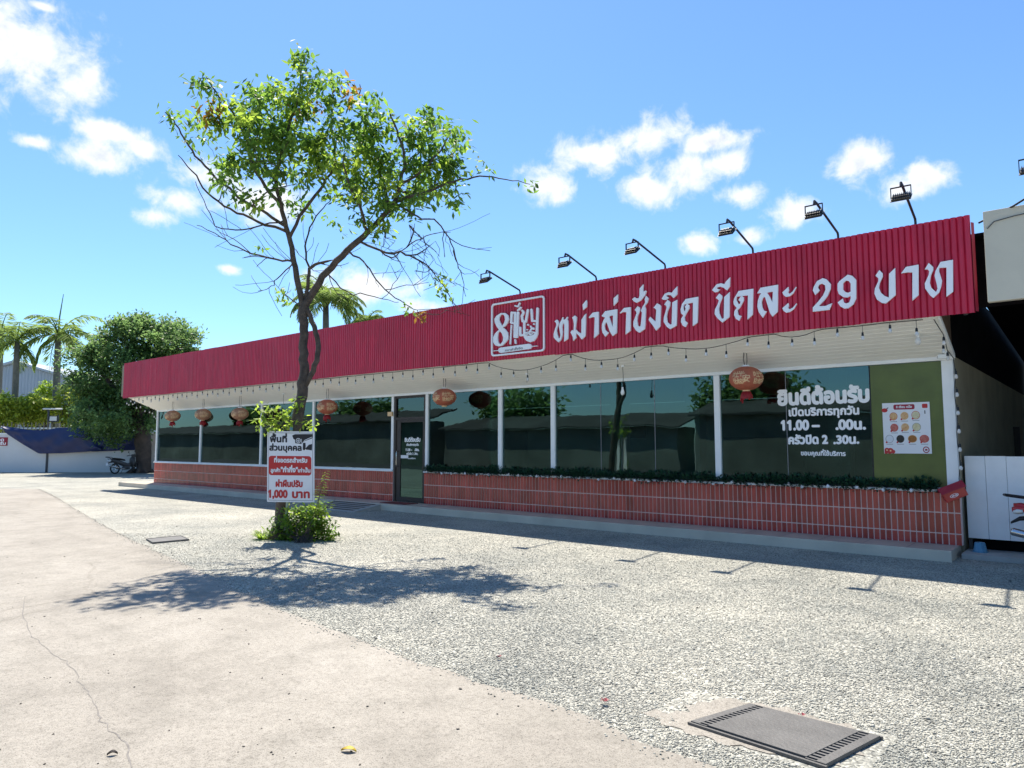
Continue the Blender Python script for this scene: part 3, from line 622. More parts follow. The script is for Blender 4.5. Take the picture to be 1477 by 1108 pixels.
# corrugated fascia sheet
b = MB(); pitch = .0782; nr = int((FXR - FXL) / pitch); prof = [(0, .017), (.09, .006), (.24, -.007), (.50, -.012), (.74, -.009), (.90, .002)]
V = []; xs = []
for k in range(nr + 1):
    for (u, dy) in prof:
        x = FXL + (k + u) * pitch
        if x <= FXR + 1e-6: xs.append((x, FY + dy))
rw = random.Random(11); ripple = [rw.gauss(0, .0015) for _ in xs]
for (x, y), rp_ in zip(xs, ripple):
    pj = random.Random(int((x - FXL) / .782)); py_ = pj.uniform(-.003, .003); pz_ = pj.uniform(-.007, .007); y += py_
    for z in (FZ0 + pz_, FZ0 + .02, (FZ0 + FZ1) / 2, FZ1 + pz_ * .7): V.append((x, y + rp_ * .4 + (.006 * math.sin(x * 1.7) if FZ0 + .1 < z < FZ1 - .1 else 0), z))
    V.append((x, y + .006, FZ1 + pz_ * .7)); V.append((x, y + .006, FZ0 + pz_))
F = []
for i in range(len(xs) - 1):
    for j in range(5): F.append((i * 6 + j, (i + 1) * 6 + j, (i + 1) * 6 + j + 1, i * 6 + j + 1))
    F.append((i * 6 + 5, (i + 1) * 6 + 5, (i + 1) * 6, i * 6))
fascia = b.add(V, F).build('fascia', M['fascia'], rest)
b = MB(); b.box(FXL, FXR - .02, FY + .05, FY + .10, FZ1 - .10, FZ1 - .04); b.box(FXL, FXR - .02, FY + .05, FY + .09, FZ0 + .03, FZ0 + .09)
for k in range(19): x = lerp(FXL + .1, FXR - .15, k / 18); b.box(x, x + .05, FY + .10, FY + .15, FZ0, FZ1 - .05)
b.build('fascia_framing', M['dkgrey'], rest)
MB().box(FXL - .19, FXL - .005, FY + .02, FY + .06, FZ0 + .08, FZ1 - .06).build('fascia_end_board', M['khaki'], rest)
MB().add([(FXR + .002, FY, FZ0 + .02), (FXR + .03, FY + .06, FZ0 + .02), (FXR + .03, FY + .06, FZ1 - .10), (FXR + .002, FY, FZ1 - .10)], [(0, 1, 2, 3)]).build('fascia_return', M['maroon'], rest)
# roof, side and back walls, interior
b = MB()
b.add([(FXL + .02, FY + .16, 4.25), (XR - .02, FY + .16, 4.25), (XR - .02, YB, 3.55), (FXL + .02, YB, 3.55), (FXL + .02, FY + .16, 4.30), (XR - .02, FY + .16, 4.30), (XR - .02, YB, 3.60), (FXL + .02, YB, 3.60)], [(0, 3, 2, 1), (4, 5, 6, 7), (0, 1, 5, 4), (1, 2, 6, 5), (2, 3, 7, 6), (3, 0, 4, 7)])
b.build('roof', M['dkgrey'], rest)
b = MB(); b.box(XR - .10, XR, WY + .13, YB, .02, 2.90); b.build('side_wall', M['khaki'], rest)
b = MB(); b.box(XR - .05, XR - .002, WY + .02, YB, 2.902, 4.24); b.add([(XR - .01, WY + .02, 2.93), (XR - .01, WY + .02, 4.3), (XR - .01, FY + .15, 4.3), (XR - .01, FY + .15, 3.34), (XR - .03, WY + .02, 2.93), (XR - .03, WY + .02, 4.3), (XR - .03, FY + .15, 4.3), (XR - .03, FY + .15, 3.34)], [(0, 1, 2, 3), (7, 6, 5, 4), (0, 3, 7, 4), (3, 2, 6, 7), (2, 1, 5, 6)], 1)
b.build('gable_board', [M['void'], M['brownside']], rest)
b = MB(); b.box(XL, XL + .10, WY + .13, YB, .02, 2.90); b.box(XL + .1, XR - .1, YB - .1, YB, .02, 2.90); b.build('back_wall', M['inner'], rest)
b = MB(); b.box(XL + .1, XR - .1, WY + .13, 20.0, .02, .15); b.box(XL + .1, XR - .1, 20.0, 20.1, .15, 2.9); b.box(XL + .1, XR - .1, WY + .13, 20.0, 2.905, 2.98)
b.build('interior', M['inner'], rest)
for x in (-25.9, -22.6, -18.9, -15.6, -11.75, -8.1, -6.35, -3.6): MB().box(x - .15, x + .15, 13.1, 13.4, .15, 2.9).build('interior_column', M['inner'], rest)
MB().box(-11.3, -6.6, 14.9, 15.0, .15, 1.75).build('interior_partition', M['inner'], rest)
for x, w, h in ((-26.5, 1.0, 2.1), (-22.3, 2.2, 1.9), (-17.2, 1.1, 2.1), (-12.2, .9, 2.2), (-9.0, 2.6, 1.8), (-5.5, 1.2, 2.1), (-3.2, 1.6, 2.0)):
    MB().box(x, x + w, 19.94, 19.998, .15, h).build('interior_door', M['dark'], rest)
MB().box(-14.05, -13.1, 11.56, 11.98, .147, .16).build('doormat', M['doormat'], None, (-13.6, 11.8, .147)); tag(bpy.data.objects['doormat'], 'red door mat lying on the terrace by the entrance', 'doormat')

# ------------------------------------------------------------------ lettering on the fascia
SY = FY - .012
def zoomfn(x0, y0, s, Y=SY):
    def f(u, v, d): p = ony(x0 + u * s, y0 + v * s, Y); return (p.x, Y - d, p.z)
    return f
price = thing('sign_lettering', 'row of big white blackletter style characters with the price on the red fascia', 'sign', (-4.6, SY, FZ0 + .3))
def letter(fn, *loops, flip=True):
    # image rows grow downwards: mirror v so that outlines keep their sense
    ll = [[(p[0], -p[1]) for p in l] for l in loops]; ll = with_hole(*ll)
    MB().relief(ll, lambda u, v, d: fn(u, -v, d), .028).build('letter', M['lettering'], price)
A_ = zoomfn(790, 390, .15572); B_ = zoomfn(1010, 360, .13541); C_ = zoomfn(1200, 360, .14218)
letter(A_, [(70,475),(92,457),(108,475),(108,500),(95,530),(90,560),(97,600),(108,632),(118,630),(126,600),(118,560),(112,520),(118,490),(135,462),(142,440),(152,436),(150,455),(160,460),(175,450),(185,432),(195,433),(188,455),(195,470),(197,500),(195,635),(158,662),(160,640),(162,510),(155,488),(145,500),(140,530),(145,570),(141,610),(130,645),(107,668),(80,645),(62,620),(62,590),(75,545),(88,510),(85,490)])
letter(A_, [(233,440),(258,420),(275,435),(275,455),(268,500),(264,545),(290,572),(318,588),(320,460),(345,420),(362,403),(360,430),(355,610),(322,642),(300,612),(272,582),(268,608),(272,625),(243,655),(240,620),(218,575),(232,555),(247,560),(250,500),(243,460)])
letter(A_, [(330,320),(365,277),(370,290),(368,340),(335,370),(333,350)])
letter(A_, [(388,435),(425,393),(478,386),(478,590),(435,630),(437,600),(443,437),(420,435),(392,445)])
letter(A_, [(507,422),(540,380),(650,362),(645,582),(608,610),(583,570),(552,480),(537,495),(532,520),(540,553),(558,572),(573,578),(540,617),(515,580),(508,540),(510,500),(525,460),(540,440),(510,430)], [(574,428),(612,418),(610,530),(600,505)])
letter(A_, [(617,262),(657,225),(655,290),(618,330)])
letter(A_, [(675,395),(715,350),(775,343),(773,560),(728,595),(735,390),(700,388),(678,402)])
letter(A_, [(812,370),(838,335),(858,345),(862,365),(850,400),(838,430),(835,470),(842,510),(855,525),(868,515),(880,395),(870,378),(885,340),(910,300),(905,270),(918,238),(940,262),(930,300),(905,330),(915,360),(910,500),(905,545),(855,580),(825,560),(800,520),(800,480),(815,440),(830,400),(825,380)])
letter(A_, [(787,270),(815,250),(825,263),(850,260),(857,235),(858,170),(892,132),(890,200),(915,190),(922,195),(905,235),(870,280),(830,303),(805,290)])
letter(A_, [(985,350),(1020,308),(1045,320),(1055,335),(1048,520),(1010,560),(985,520),(940,460),(955,432),(985,460),(1006,478),(1012,370),(1000,355)])
letter(A_, [(1085,320),(1118,275),(1140,295),(1138,330),(1115,385),(1108,430),(1115,480),(1140,505),(1155,500),(1160,300),(1205,275),(1200,490),(1198,515),(1140,547),(1110,525),(1080,480),(1082,440),(1095,395),(1108,350),(1105,330)])
letter(A_, [(1062,265),(1090,220),(1125,205),(1155,210),(1170,190),(1207,150),(1205,225),(1170,258),(1145,232),(1115,230),(1100,240),(1115,246),(1128,255),(1105,275),(1075,275)])
letter(A_, [(1237,365),(1250,315),(1285,268),(1400,247),(1393,487),(1350,518),(1352,300),(1270,318),(1263,340),(1266,370),(1278,385),(1285,355),(1275,340),(1298,312),(1318,325),(1318,352),(1290,400),(1272,435),(1278,470),(1302,488),(1282,528),(1258,515),(1240,480),(1243,450),(1262,420),(1242,400)])
letter(B_, [(172,520),(210,470),(240,495),(240,520),(215,580),(205,630),(210,680),(235,740),(258,735),(262,510),(320,455),(318,720),(242,780),(190,735),(160,690),(165,640),(195,580),(205,545),(190,530)])
letter(B_, [(132,435),(180,375),(225,362),(265,372),(280,345),(325,298),(322,395),(290,438),(255,410),(215,398),(190,405),(180,416),(200,425),(218,428),(190,455),(160,458)])
letter(B_, [(360,560),(370,520),(415,445),(572,420),(565,695),(510,748),(515,490),(395,505),(392,540),(412,580),(432,583),(435,560),(412,540),(445,497),(470,510),(470,545),(430,620),(402,650),(412,700),(445,710),(420,762),(385,740),(368,700),(370,660),(395,625),(365,590)])
letter(B_, [(612,470),(650,410),(835,378),(830,665),(775,718),(750,680),(695,505),(672,520),(660,560),(665,610),(685,655),(715,660),(672,730),(630,670),(615,610),(620,550),(640,490),(660,467)], [(718,462),(780,450),(775,565),(762,540),(745,505)])
letter(B_, [(880,460),(945,400),(950,440),(940,460),(960,475),(990,450),(1025,400),(1030,405),(1000,465),(960,500),(920,508),(895,490)])
letter(B_, [(880,628),(945,572),(950,605),(940,625),(960,640),(995,620),(1030,575),(1035,580),(1005,635),(960,668),(920,675),(895,658)])
letter(B_, [(1205,440),(1215,400),(1250,340),(1310,308),(1350,320),(1395,370),(1395,420),(1360,500),(1320,550),(1275,595),(1275,607),(1345,603),(1370,590),(1410,575),(1380,645),(1205,665),(1205,620),(1260,560),(1315,490),(1340,430),(1335,385),(1300,365),(1270,380),(1258,405),(1278,440),(1230,487)])
letter(C_, [(62,350),(80,325),(165,258),(210,270),(250,310),(250,500),(220,560),(170,598),(130,602),(90,580),(62,540),(115,500),(125,540),(150,550),(180,540),(195,500),(195,470),(160,490),(120,485),(75,455),(62,420)], [(118,345),(145,318),(175,322),(195,350),(195,430),(170,442),(140,435),(118,410)])
letter(C_, [(445,270),(485,212),(518,245),(518,280),(490,340),(480,390),(500,440),(540,475),(582,490),(583,250),(645,190),(650,465),(550,550),(510,545),(460,510),(435,450),(440,400),(475,325),(475,295)])
letter(C_, [(705,245),(755,180),(882,157),(882,465),(820,520),(820,235),(765,235)])
letter(C_, [(945,205),(985,140),(1030,180),(1030,210),(1005,270),(995,340),(1010,390),(1060,435),(1075,400),(1065,350),(1045,270),(1055,220),(1105,130),(1230,108),(1232,430),(1165,482),(1165,185),(1090,190),(1090,225),(1120,320),(1110,380),(1090,440),(1030,495),(1000,470),(950,400),(945,350),(985,260),(990,225),(975,205)])
# logo sign
logo = thing('logo_sign', 'white outlined square emblem with a large figure eight and a steaming bowl on the fascia', 'sign', (-9.1, SY, FZ0 + .1))
L_ = zoomfn(690, 420, .09024)
def capsule(p, q, r, n=8):
    p = Vector(p); q = Vector(q); d = (q - p).normalized(); nn = Vector((-d.y, d.x)); out = []
    for k in range(n + 1): a = math.pi * k / n; out.append(q + nn * r * math.cos(a) + d * r * math.sin(a))
    for k in range(n + 1): a = math.pi * k / n; out.append(p - nn * r * math.cos(a) - d * r * math.sin(a))
    return [(v.x, v.y) for v in out]
def lbuild(name, loops, d=.03, m='lettering'):
    MB().relief([[(u, v) for u, v in l] for l in loops], lambda u, v, dd: L_(u, -v, dd), d).build(name, M[m], logo)
fl = lambda l: [(x, -y) for x, y in l]
x0, x1, z0, z1 = -9.80, -8.40, 3.42, 4.53
def rrect(x0, x1, z0, z1, r, n=5):
    o = []
    for cx, cz, a0 in ((x1 - r, z1 - r, 0), (x0 + r, z1 - r, 90), (x0 + r, z0 + r, 180), (x1 - r, z0 + r, 270)):
        for k in range(n + 1): a = R(a0 + 90 * k / n); o.append((cx + r * math.cos(a), cz + r * math.sin(a)))
    return o
MB().relief(with_hole(rrect(x0, x1, z0, z1, .07), rrect(x0 + .034, x1 - .034, z0 + .034, z1 - .034, .045)), on_wall(SY), .03).build('frame', M['lettering'], logo)
lbuild('figure_eight', with_hole(fl([(270,450),(300,400),(370,355),(440,352),(490,390),(500,450),(480,510),(440,565),(405,580),(450,620),(480,660),(490,720),(490,770),(460,810),(400,870),(340,885),(285,870),(250,820),(252,740),(280,680),(330,630),(345,625),(300,560),(275,500)]), fl([(350,420),(375,380),(410,375),(435,410),(440,460),(425,510),(395,560),(360,500),(345,460)]), fl([(330,670),(355,640),(390,680),(410,740),(405,800),(375,845),(345,845),(325,800),(322,730)])))
st = []
def stroke(pts, w):
    for a, c2 in zip(pts[:-1], pts[1:]):
        l = fl(capsule(a, c2, w / 2, 5))
        ar = sum(l[i - 1][0] * l[i][1] - l[i][0] * l[i - 1][1] for i in range(len(l))); st.append(l if ar > 0 else l[::-1])
stroke([(545,345),(535,505),(558,515)], 34); stroke([(600,350),(592,735),(628,735),(645,345)], 36); stroke([(565,345),(600,352)], 26)
stroke([(600,238),(645,252),(672,195)], 24); stroke([(640,310),(690,262),(672,300)], 22); stroke([(715,315),(735,345),(705,400),(718,485),(770,490),(802,305)], 34)
stroke([(860,300),(872,480),(920,480)], 34); stroke([(957,282),(945,690)], 36); stroke([(540,550),(520,845)], 20); stroke([(680,585),(682,710),(725,705)], 32)
stroke([(745,505),(745,700)], 34); stroke([(600,782),(606,835)], 24); stroke([(848,565),(866,600),(838,640)], 24); stroke([(250,960),(330,950)], 10); stroke([(870,885),(955,878)], 10)
for x, y, rr in ((805,540,15), (900,530,15), (790,620,12), (890,602,20)): st.append([(x + rr * math.cos(k * .785), -y + rr * math.sin(k * .785)) for k in range(8)])
lbuild('emblem_strokes', st)
lbuild('bowl', with_hole(fl([(730,690),(760,660),(830,645),(900,650),(962,670),(948,740),(900,800),(838,820),(780,795),(742,745)]), fl([(762,690),(790,672),(840,664),(890,668),(915,682),(890,704),(840,716),(790,712)])), .034)
lbuild('noodle_pattern', [fl(capsule((785, 692), (815, 684), 8, 4)), fl(capsule((835, 702), (880, 684), 9, 4)), fl(capsule((828, 674), (850, 690), 7, 4))], .034)
lbuild('plaque', [fl(capsule((375, 948), (825, 886), 42))[::-1]], .034)
b = MB(); write(b, 'หมาล่าชั่งขีด', lambda u, v, d: L_(u, -v, .036 + d), 445, 725, -968, 26, .03, .001, 0, -928); b.build('plaque_lettering', M['greypr'], logo)

# ------------------------------------------------------------------ lanterns under the soffit
def soffit_z(Y): return 2.90 + (WY - Y) / (WY - FY) * (FZ0 - 2.90)
def make_lantern(cloth, chars, size):
    t = thing('lantern', 'lantern', 'lantern')                                   # origin: centre of the body
    a, h = .275 * size, .195 * size; k = 18; b = MB(); prof = []
    for i in range(k + 1):
        th = math.pi * (i / k) * .82 + math.pi * .09; rib = 1 + .006 * (i % 2)
        prof.append((a * math.sin(th) * rib, -h * math.cos(th) / math.cos(.09 * math.pi)))
    b.lathe(prof, 36); b.build('body', M[cloth], t, smooth=True)
    r0 = prof[0][0]
    b = MB(); b.lathe([(0, h + .028), (r0 * .8, h + .028), (r0 * .84, h - .006), (0, h - .006)], 20); b.build('top_cap', M['white'], t)
    b = MB(); b.lathe([(0, -h - .03), (r0 * .72, -h - .03), (r0 * .84, -h + .006), (0, -h + .006)], 20); b.build('bottom_ring', M['gold'], t)
    r = random.Random(4); b = MB()
    for i in range(16):
        an = i * .3927; p = Vector((math.cos(an), math.sin(an), 0)) * .06; L = r.uniform(.10, .16) * size * (1.5 if i == 5 else 1); w = .02
        q = Vector((-math.sin(an), math.cos(an), 0)) * w; e2 = p * 1.7 + Vector((0, 0, -h - .03 - L)); s0 = p + Vector((0, 0, -h - .022)); m2 = (s0 + e2) / 2 + p * .25
        b.add([s0 - q, s0 + q, m2 + q * 1.1, m2 - q * 1.1, e2 + q * .8, e2 - q * .8], [(0, 1, 2, 3), (3, 2, 4, 5)])
    b.build('tassel', M['tassel'], t)
    def surf(x, z, d):
        q = min(.96, abs(z) / h); rr = a * math.sqrt(1 - q * q) * 1.012 + d; an = x / a
        return (rr * math.sin(an), -rr * math.cos(an), z)
    b = MB()
    for an0 in (-.66, .66, 2.2, 3.6):                                            # gold writing all the way round
        for (ch, dx, dz) in zip(chars, (-.13, -.13, .02, .02, .155), (.06, -.075, .07, -.085, -.02)):
            L = text_loops(ch, 2); xs = [p[0] for l in L for p in l]; ys = [p[1] for l in L for p in l]; sc_ = .125 * size / max(max(xs) - min(xs), max(ys) - min(ys)); cx, cy = (max(xs) + min(xs)) / 2, (max(ys) + min(ys)) / 2
            L = [[((p[0] - cx) * sc_ + dx * .62 * size, (p[1] - cy) * sc_ + dz * size) for p in l] for l in L]
            v2, tr = fill2d(L)
            for kx, kz in ((0, 0), (.003, 0), (0, .003), (.003, .003)):
                b.add([surf(u + kx + an0 * a, v + kz, .001 + kx * .02) for u, v in v2], tr)
        for i in range(10):                                                      # scattered blossom marks
            u = an0 * a + r.uniform(-.17, .17) * size; v = r.choice((-1, 1)) * r.uniform(.11, .145) * size; q = r.uniform(.008, .016)
            b.add([surf(u + q * math.cos(k2 * 1.05), v + q * .8 * math.sin(k2 * 1.05), .0015) for k2 in range(6)], [(0, 1, 2, 3, 4, 5)])
    b.build('gold_writing', M['gold'], t)
    return t
def lantern_cord(t, L, size):
    h = .195 * size
    for dx in (-.018, .018):
        b = MB(); b.tube([(dx, 0, h + .02), (dx * 1.6, .01, h + L * .5), (dx * 1.1, 0, h + L)], .005, 6); o = b.build('cord', M['black'], None); o.parent = t; o.location = (0, 0, 0)
near = make_lantern('lantern', '旺財平家安', 1.0); pale = make_lantern('lanternpale', '旺財平家安', .95)
LANT = [(249, 600, 'leftmost pale lantern, hanging by the left corner window', 1), (293, 598, 'second pale lantern from the left, before the first inner window post', 1), (346, 597, 'pale lantern just left of the young tree in front of the shop', 1),
        (472, 587, 'orange lantern hanging between the young tree and the door', 0), (641, 573, 'tasselless orange lantern hanging just right of the door', 0), (1076, 546, 'large orange lantern with gold characters left of the welcome lettering', 0)]
first = {}
for (px, py, lb, kind) in LANT:
    Y = 11.55; p = ony(px, py, Y); src = pale if kind else near
    o = src if kind not in first else copy_tree(src); first[kind] = 1
    o.location = p; o['label'] = lb; o['group'] = 'lanterns under the eaves'
    o.rotation_euler.z = R(40.1 if px > 1000 else (px * 7) % 40 + 20)
    if px == 641:
        for ch in list(o.children):
            if ch.name.startswith('tassel'): bpy.data.objects.remove(ch)
    lantern_cord(o, soffit_z(Y) - p.z - .195, 1)

# ------------------------------------------------------------------ floodlights on the fascia
def make_floodlight():
    t = thing('floodlight', 'floodlight', 'floodlight')                          # origin: foot on the fascia top
    b = MB(); b.tube([(0, .02, -.25), (0, .02, .05), (0, 0, .085), (0, -.92, .30), (0, -1.0, .305), (0, -1.02, .25)], .017, 8); b.build('arm', M['black'], t, smooth=False)
    b = MB()
    for s in (-1, 1): b.box(s * .115 - .004, s * .115 + .004, -1.05, -1.02, .10, .235)
    b.box(-.119, .119, -1.05, -1.02, .235, .245); b.build('bracket', M['black'], t)
    # housing tilted back at the sign
    H = MB(); c0 = Vector((0, -1.035, .11)); tl = R(36)
    def loc(x, y, z): return (x, c0.y + y * math.cos(tl) - z * math.sin(tl), c0.z + y * math.sin(tl) + z * math.cos(tl))
    def lb(mb, x0, x1, y0, y1, z0, z1): 
        P = [loc(*q) for q in ((x0, y0, z0), (x1, y0, z0), (x1, y1, z0), (x0, y1, z0), (x0, y0, z1), (x1, y0, z1), (x1, y1, z1), (x0, y1, z1))]
        mb.add(P, [(0, 3, 2, 1), (4, 5, 6, 7), (0, 1, 5, 4), (1, 2, 6, 5), (2, 3, 7, 6), (3, 0, 4, 7)])
    lb(H, -.105, .105, -.085, .085, -.014, .010); 
    for k in range(9): lb(H, -.09 + k * .0225 - .003, -.09 + k * .0225 + .003, -.07, .07, .010, .036)
    H.build('housing', M['black'], t)
    f = MB(); lb(f, -.118, .118, -.098, .098, -.020, -.0142); f.build('rim', M['dkgrey'], t)
    g_ = MB(); lb(g_, -.095, .095, -.075, .075, -.0225, -.0202); g_.build('lens', M['dkgrey'], t)
    return t
fl0 = make_floodlight()
for i, (X, lb) in enumerate(((-9.08, 'black floodlight on an arm above the square logo sign'), (-7.23, 'black floodlight on an arm, second from the logo sign'), (-5.80, 'black floodlight above the middle of the first group of characters'),
                             (-4.24, 'black floodlight above the second group of characters'), (-2.95, 'black floodlight above the number twenty nine'), (-1.93, 'black floodlight near the right end of the red fascia'), (-.54, 'black floodlight half cut off by the right edge of the photo'))):
    o = fl0 if i == 0 else copy_tree(fl0); o.location = (X, FY + .02, FZ1 + (.0 if i < 6 else .02)); o['label'] = lb; o['group'] = 'floodlights over the fascia'
    o.rotation_euler.z = R((0, 1.5, -2, 1, -1, 2, 0)[i])

# ------------------------------------------------------------------ string lights
BULB = None
def bulb_mesh():
    b = MB(); b.lathe([(0, .0), (.012, 0), (.016, -.015), (.018, -.05), (.012, -.055)], 8, mi=0); b.lathe([(.012, -.052), (.022, -.075), (.025, -.095), (.016, -.115), (0, -.12)], 8, mi=1)
    return b
bm_ = bulb_mesh()
def string(label, pts, bulbs, loc):
    t = thing('string_light', label, 'string lights', loc)
    b = MB(); b.tube(pts, .006, 5)
    for (p, L) in bulbs: b.tube([p, (p[0], p[1], p[2] - L)], .004, 4)
    b.build('cord', M['black'], t)
    src = None
    for (p, L) in bulbs:
        if src is None: o = bm_.build('bulb', [M['black'], M['lens']], None); src = o
        else: o = src.copy(); COL.objects.link(o)
        o.parent = t; o.location = Vector(p) - Vector((0, 0, L)) - Vector(loc)
    return t
r = random.Random(21)
def eave(x):                                                                     # cord height under the fascia edge
    z = FZ0 - .012
    for (a, b_, s) in ((-9.95, -8.0, .22), (-7.8, -6.2, .17), (-5.9, -4.35, .12), (-3.95, -3.3, .07)):
        if a < x < b_: q = (x - a) / (b_ - a); z -= s * 4 * q * (1 - q)
    return z
xs_ = np.arange(-28.3, -1.8, .12); pts = [(x, FY + .045, eave(x) - .008 * abs(math.sin(x * 4))) for x in xs_]
bl = []; x = -28.2; i = 0
while x < -1.8: bl.append(((x, FY + .045, eave(x)), (.02 if i % 2 else .10) + r.uniform(0, .02))); x += .345 + r.uniform(-.02, .02); i += 1
string('black cord of festoon bulbs running along the bottom edge of the red fascia', pts, bl, (-15, FY + .045, FZ0))
px_, pz_ = XR + .015, WY - .02
pts = [(XR - .05, FY + .06, FZ0 - .03), (XR + .01, FY + .35, 3.12), (XR - .02, FY + .8, 2.95), (px_, pz_ - .05, 2.86)] + [(px_ + .012 * math.sin(k * 1.3), pz_ - .03, 2.8 - k * .13) for k in range(15)]
bl = [(pts[1], .03), (pts[2], .03), ((XR - .03, FY + .55, 3.04), .04)] + [((px_ + .02, pz_ - .035, 2.70 - k * .265), .03) for k in range(7)]
string('vertical cord of festoon bulbs running down the right corner post', pts, bl, (px_, pz_, 2.0))
pts = [(FXL + .4, FY + .06, FZ0 - .02), (FXL + .45, FY + .4, 3.10), (XL - .15, WY - .3, 2.9), (XL - .1, WY - .1, 2.75), (XL - .09, WY - .1, 2.4)]
bl = [((FXL + .1 + q[0], FY + .2 + q[1], 3.3 - q[2]), q[3]) for q in ((0, 0, .02, .1), (.1, .1, .05, .05), (.2, .2, .12, .12), (.3, .3, .15, .06), (.35, .45, .2, .16), (.4, .6, .3, .1), (.3, .75, .38, .05), (.35, .8, .36, .2), (.4, .85, .5, .12))]
string('short tangle of festoon bulbs hanging from the left end of the soffit', [b_[0] for b_ in bl], bl, (XL, WY - .3, 2.9))
# hanging bulb and loose cords under the soffit
def hang(name, label, cat, px, ptop, pbot, bulb):
    Y = 11.6; a = ony(px, ptop, Y); a.z = soffit_z(Y) - .005; c_ = ony(px, pbot, Y)
    t = thing(name, label, cat, a); b = MB(); b.tube([a, (a.x + .01, a.y, (a.z + c_.z) / 2), c_], .005, 6); b.build('cord', M['black'], t)
    b = MB(); b.lathe([(0, .03), (.03, .03), (.03, 0), (0, 0)], 10, (a.x, a.y, a.z - .03)); b.build('ceiling_rose', M['white'], t)
    if bulb: b = MB(); b.lathe([(0, .06), (.018, .06), (.02, .02), (.034, -.02), (.04, -.05), (.025, -.085), (0, -.095)], 12, c_); b.build('bulb', M['white'], t, smooth=True)
hang('hanging_bulb', 'white bulb on a long black cord before the widest window', 'light bulb', 898, 520, 563, True)
hang('bare_light_flex', 'loose short cord hanging from the soffit right of the door lantern', 'cord', 760, 532, 552, False)
hang('bare_light_flex', 'thin cord hanging from the soffit just left of the young tree', 'cord', 409, 560, 583, False)
p = ony(1324, 489, 11.4); t = thing('hanging_bulb', 'clear bulb close under the soffit near its right end', 'light bulb', p)
b = MB(); b.lathe([(0, .09), (.02, .09), (.022, .03)], 10, p); b.build('socket', M['white'], t)
b = MB(); b.lathe([(.02, .03), (.04, -.02), (.042, -.05), (.02, -.085), (0, -.09)], 12, p); b.build('bulb', M['lens'], t, smooth=True)
p = ony(1364, 514, 11.95); t = thing('security_camera', 'small white security camera at the right end of the soffit', 'camera', p)
b = MB(); b.cbox(p.x - .10, p.x + .04, p.y - .035, p.y + .035, p.z - .03, p.z + .03, .01); b.build('housing', M['white'], t)
b = MB(); b.lathe([(0, 0), (.024, 0), (.028, .03)], 12, (p.x - .105, p.y, p.z), axis='x'); b.build('lens', M['black'], t)
b = MB(); b.tube([(p.x, p.y, p.z + .03), (p.x + .02, p.y, p.z + .10)], .012, 8); b.build('mount', M['white'], t)

# ------------------------------------------------------------------ garland on the sill
def leafq(V, F, p, d, up, L, w, fold=.25):
    d = d.normalized(); s = d.cross(up); s = s.normalized() if s.length > 1e-4 else d.orthogonal().normalized(); n_ = s.cross(d); k = len(V)
    V += [p, p + d * L * .5 + s * w - n_ * w * fold, p + d * L - n_ * L * .12, p + d * L * .5 - s * w - n_ * w * fold]; F += [(k, k + 1, k + 2), (k, k + 2, k + 3)]
gar = thing('garland', 'dark green leafy garland with small pale baubles lying along the window sill', 'garland', (-7.4, WY - .02, .96))
V = []; F = []; r = random.Random(31)
for k in range(12500):
    x = r.uniform(-12.95, -1.98); clump = .55 + .45 * math.sin(x * 5.1) * math.sin(x * 2.3 + 1) + .3 * math.sin(x * 11)
    if r.random() > .45 + .45 * clump: continue
    an = r.uniform(0, 6.28); rr = r.uniform(.0, .108) * (.7 + .4 * clump)
    p = Vector((x, WY - .03 + rr * math.cos(an), .945 + abs(rr * math.sin(an)) * 1.25 - (.06 if r.random() < .38 and math.cos(an) < 0 else 0)))
    d = Vector((r.gauss(0, .8), math.cos(an) - .25, abs(math.sin(an)) * 1.0 + r.gauss(0, .35)))
    leafq(V, F, p, d, Vector((0, 0, 1)), r.uniform(.05, .10), r.uniform(.013, .024))
MB().add(V, F).build('foliage', M['gleaf'], gar)
b = MB(); b.tube([(x, WY - .03, .96 + .01 * math.sin(x * 6)) for x in np.arange(-12.95, -1.9, .15)], .018, 6); b.build('wire_core', M['black'], gar)
src = None
for k in range(27):
    x = -12.75 + k * .405 + r.uniform(-.12, .12)
    if x > -2.1: break
    if src is None: src = MB().lathe([(0, .034), (.012, .028), (.026, .008), (.026, -.008), (.014, -.026), (0, -.03)], 10).build('bauble', M['lettering'], None); o = src
    else: o = src.copy(); COL.objects.link(o)
    o.parent = gar; o.location = Vector((x, WY - .095 + r.uniform(-.01, .01), .925 + r.uniform(-.02, .02))) - gar.location
# red house-shaped letterbox hung askew at the corner
p = ony(1376, 712, 11.98); lbx = thing('letterbox', 'red house shaped letterbox hung askew at the right corner of the sill', 'letterbox', p)
b = MB(); w, h, d = .15, .075, .06
P = [(-w, -h), (w, -h), (w, h * .7), (-w, h * .7)]
b.cbox(-w, w, -d, d, -h, h * .75, .006); o = b.build('box', M['red'], None); o.parent = lbx; ROOTLOC.pop(o.name)
b = MB(); e_ = w + .02; f_ = d + .03; z0 = h * .75
b.add([(-e_, -f_, z0), (e_, -f_, z0), (e_, 0, z0 + .07), (-e_, 0, z0 + .07), (e_, f_, z0), (-e_, f_, z0), (-e_, -f_, z0 + .012), (e_, -f_, z0 + .012), (e_, 0, z0 + .084), (-e_, 0, z0 + .084), (e_, f_, z0 + .012), (-e_, f_, z0 + .012)],
      [(0, 3, 2, 1), (2, 3, 5, 4), (6, 7, 8, 9), (9, 8, 10, 11), (0, 1, 7, 6), (4, 5, 11, 10), (0, 6, 9, 3), (3, 9, 11, 5), (1, 2, 8, 7), (2, 4, 10, 8)]); o = b.build('roof', M['maroon'], None); o.parent = lbx
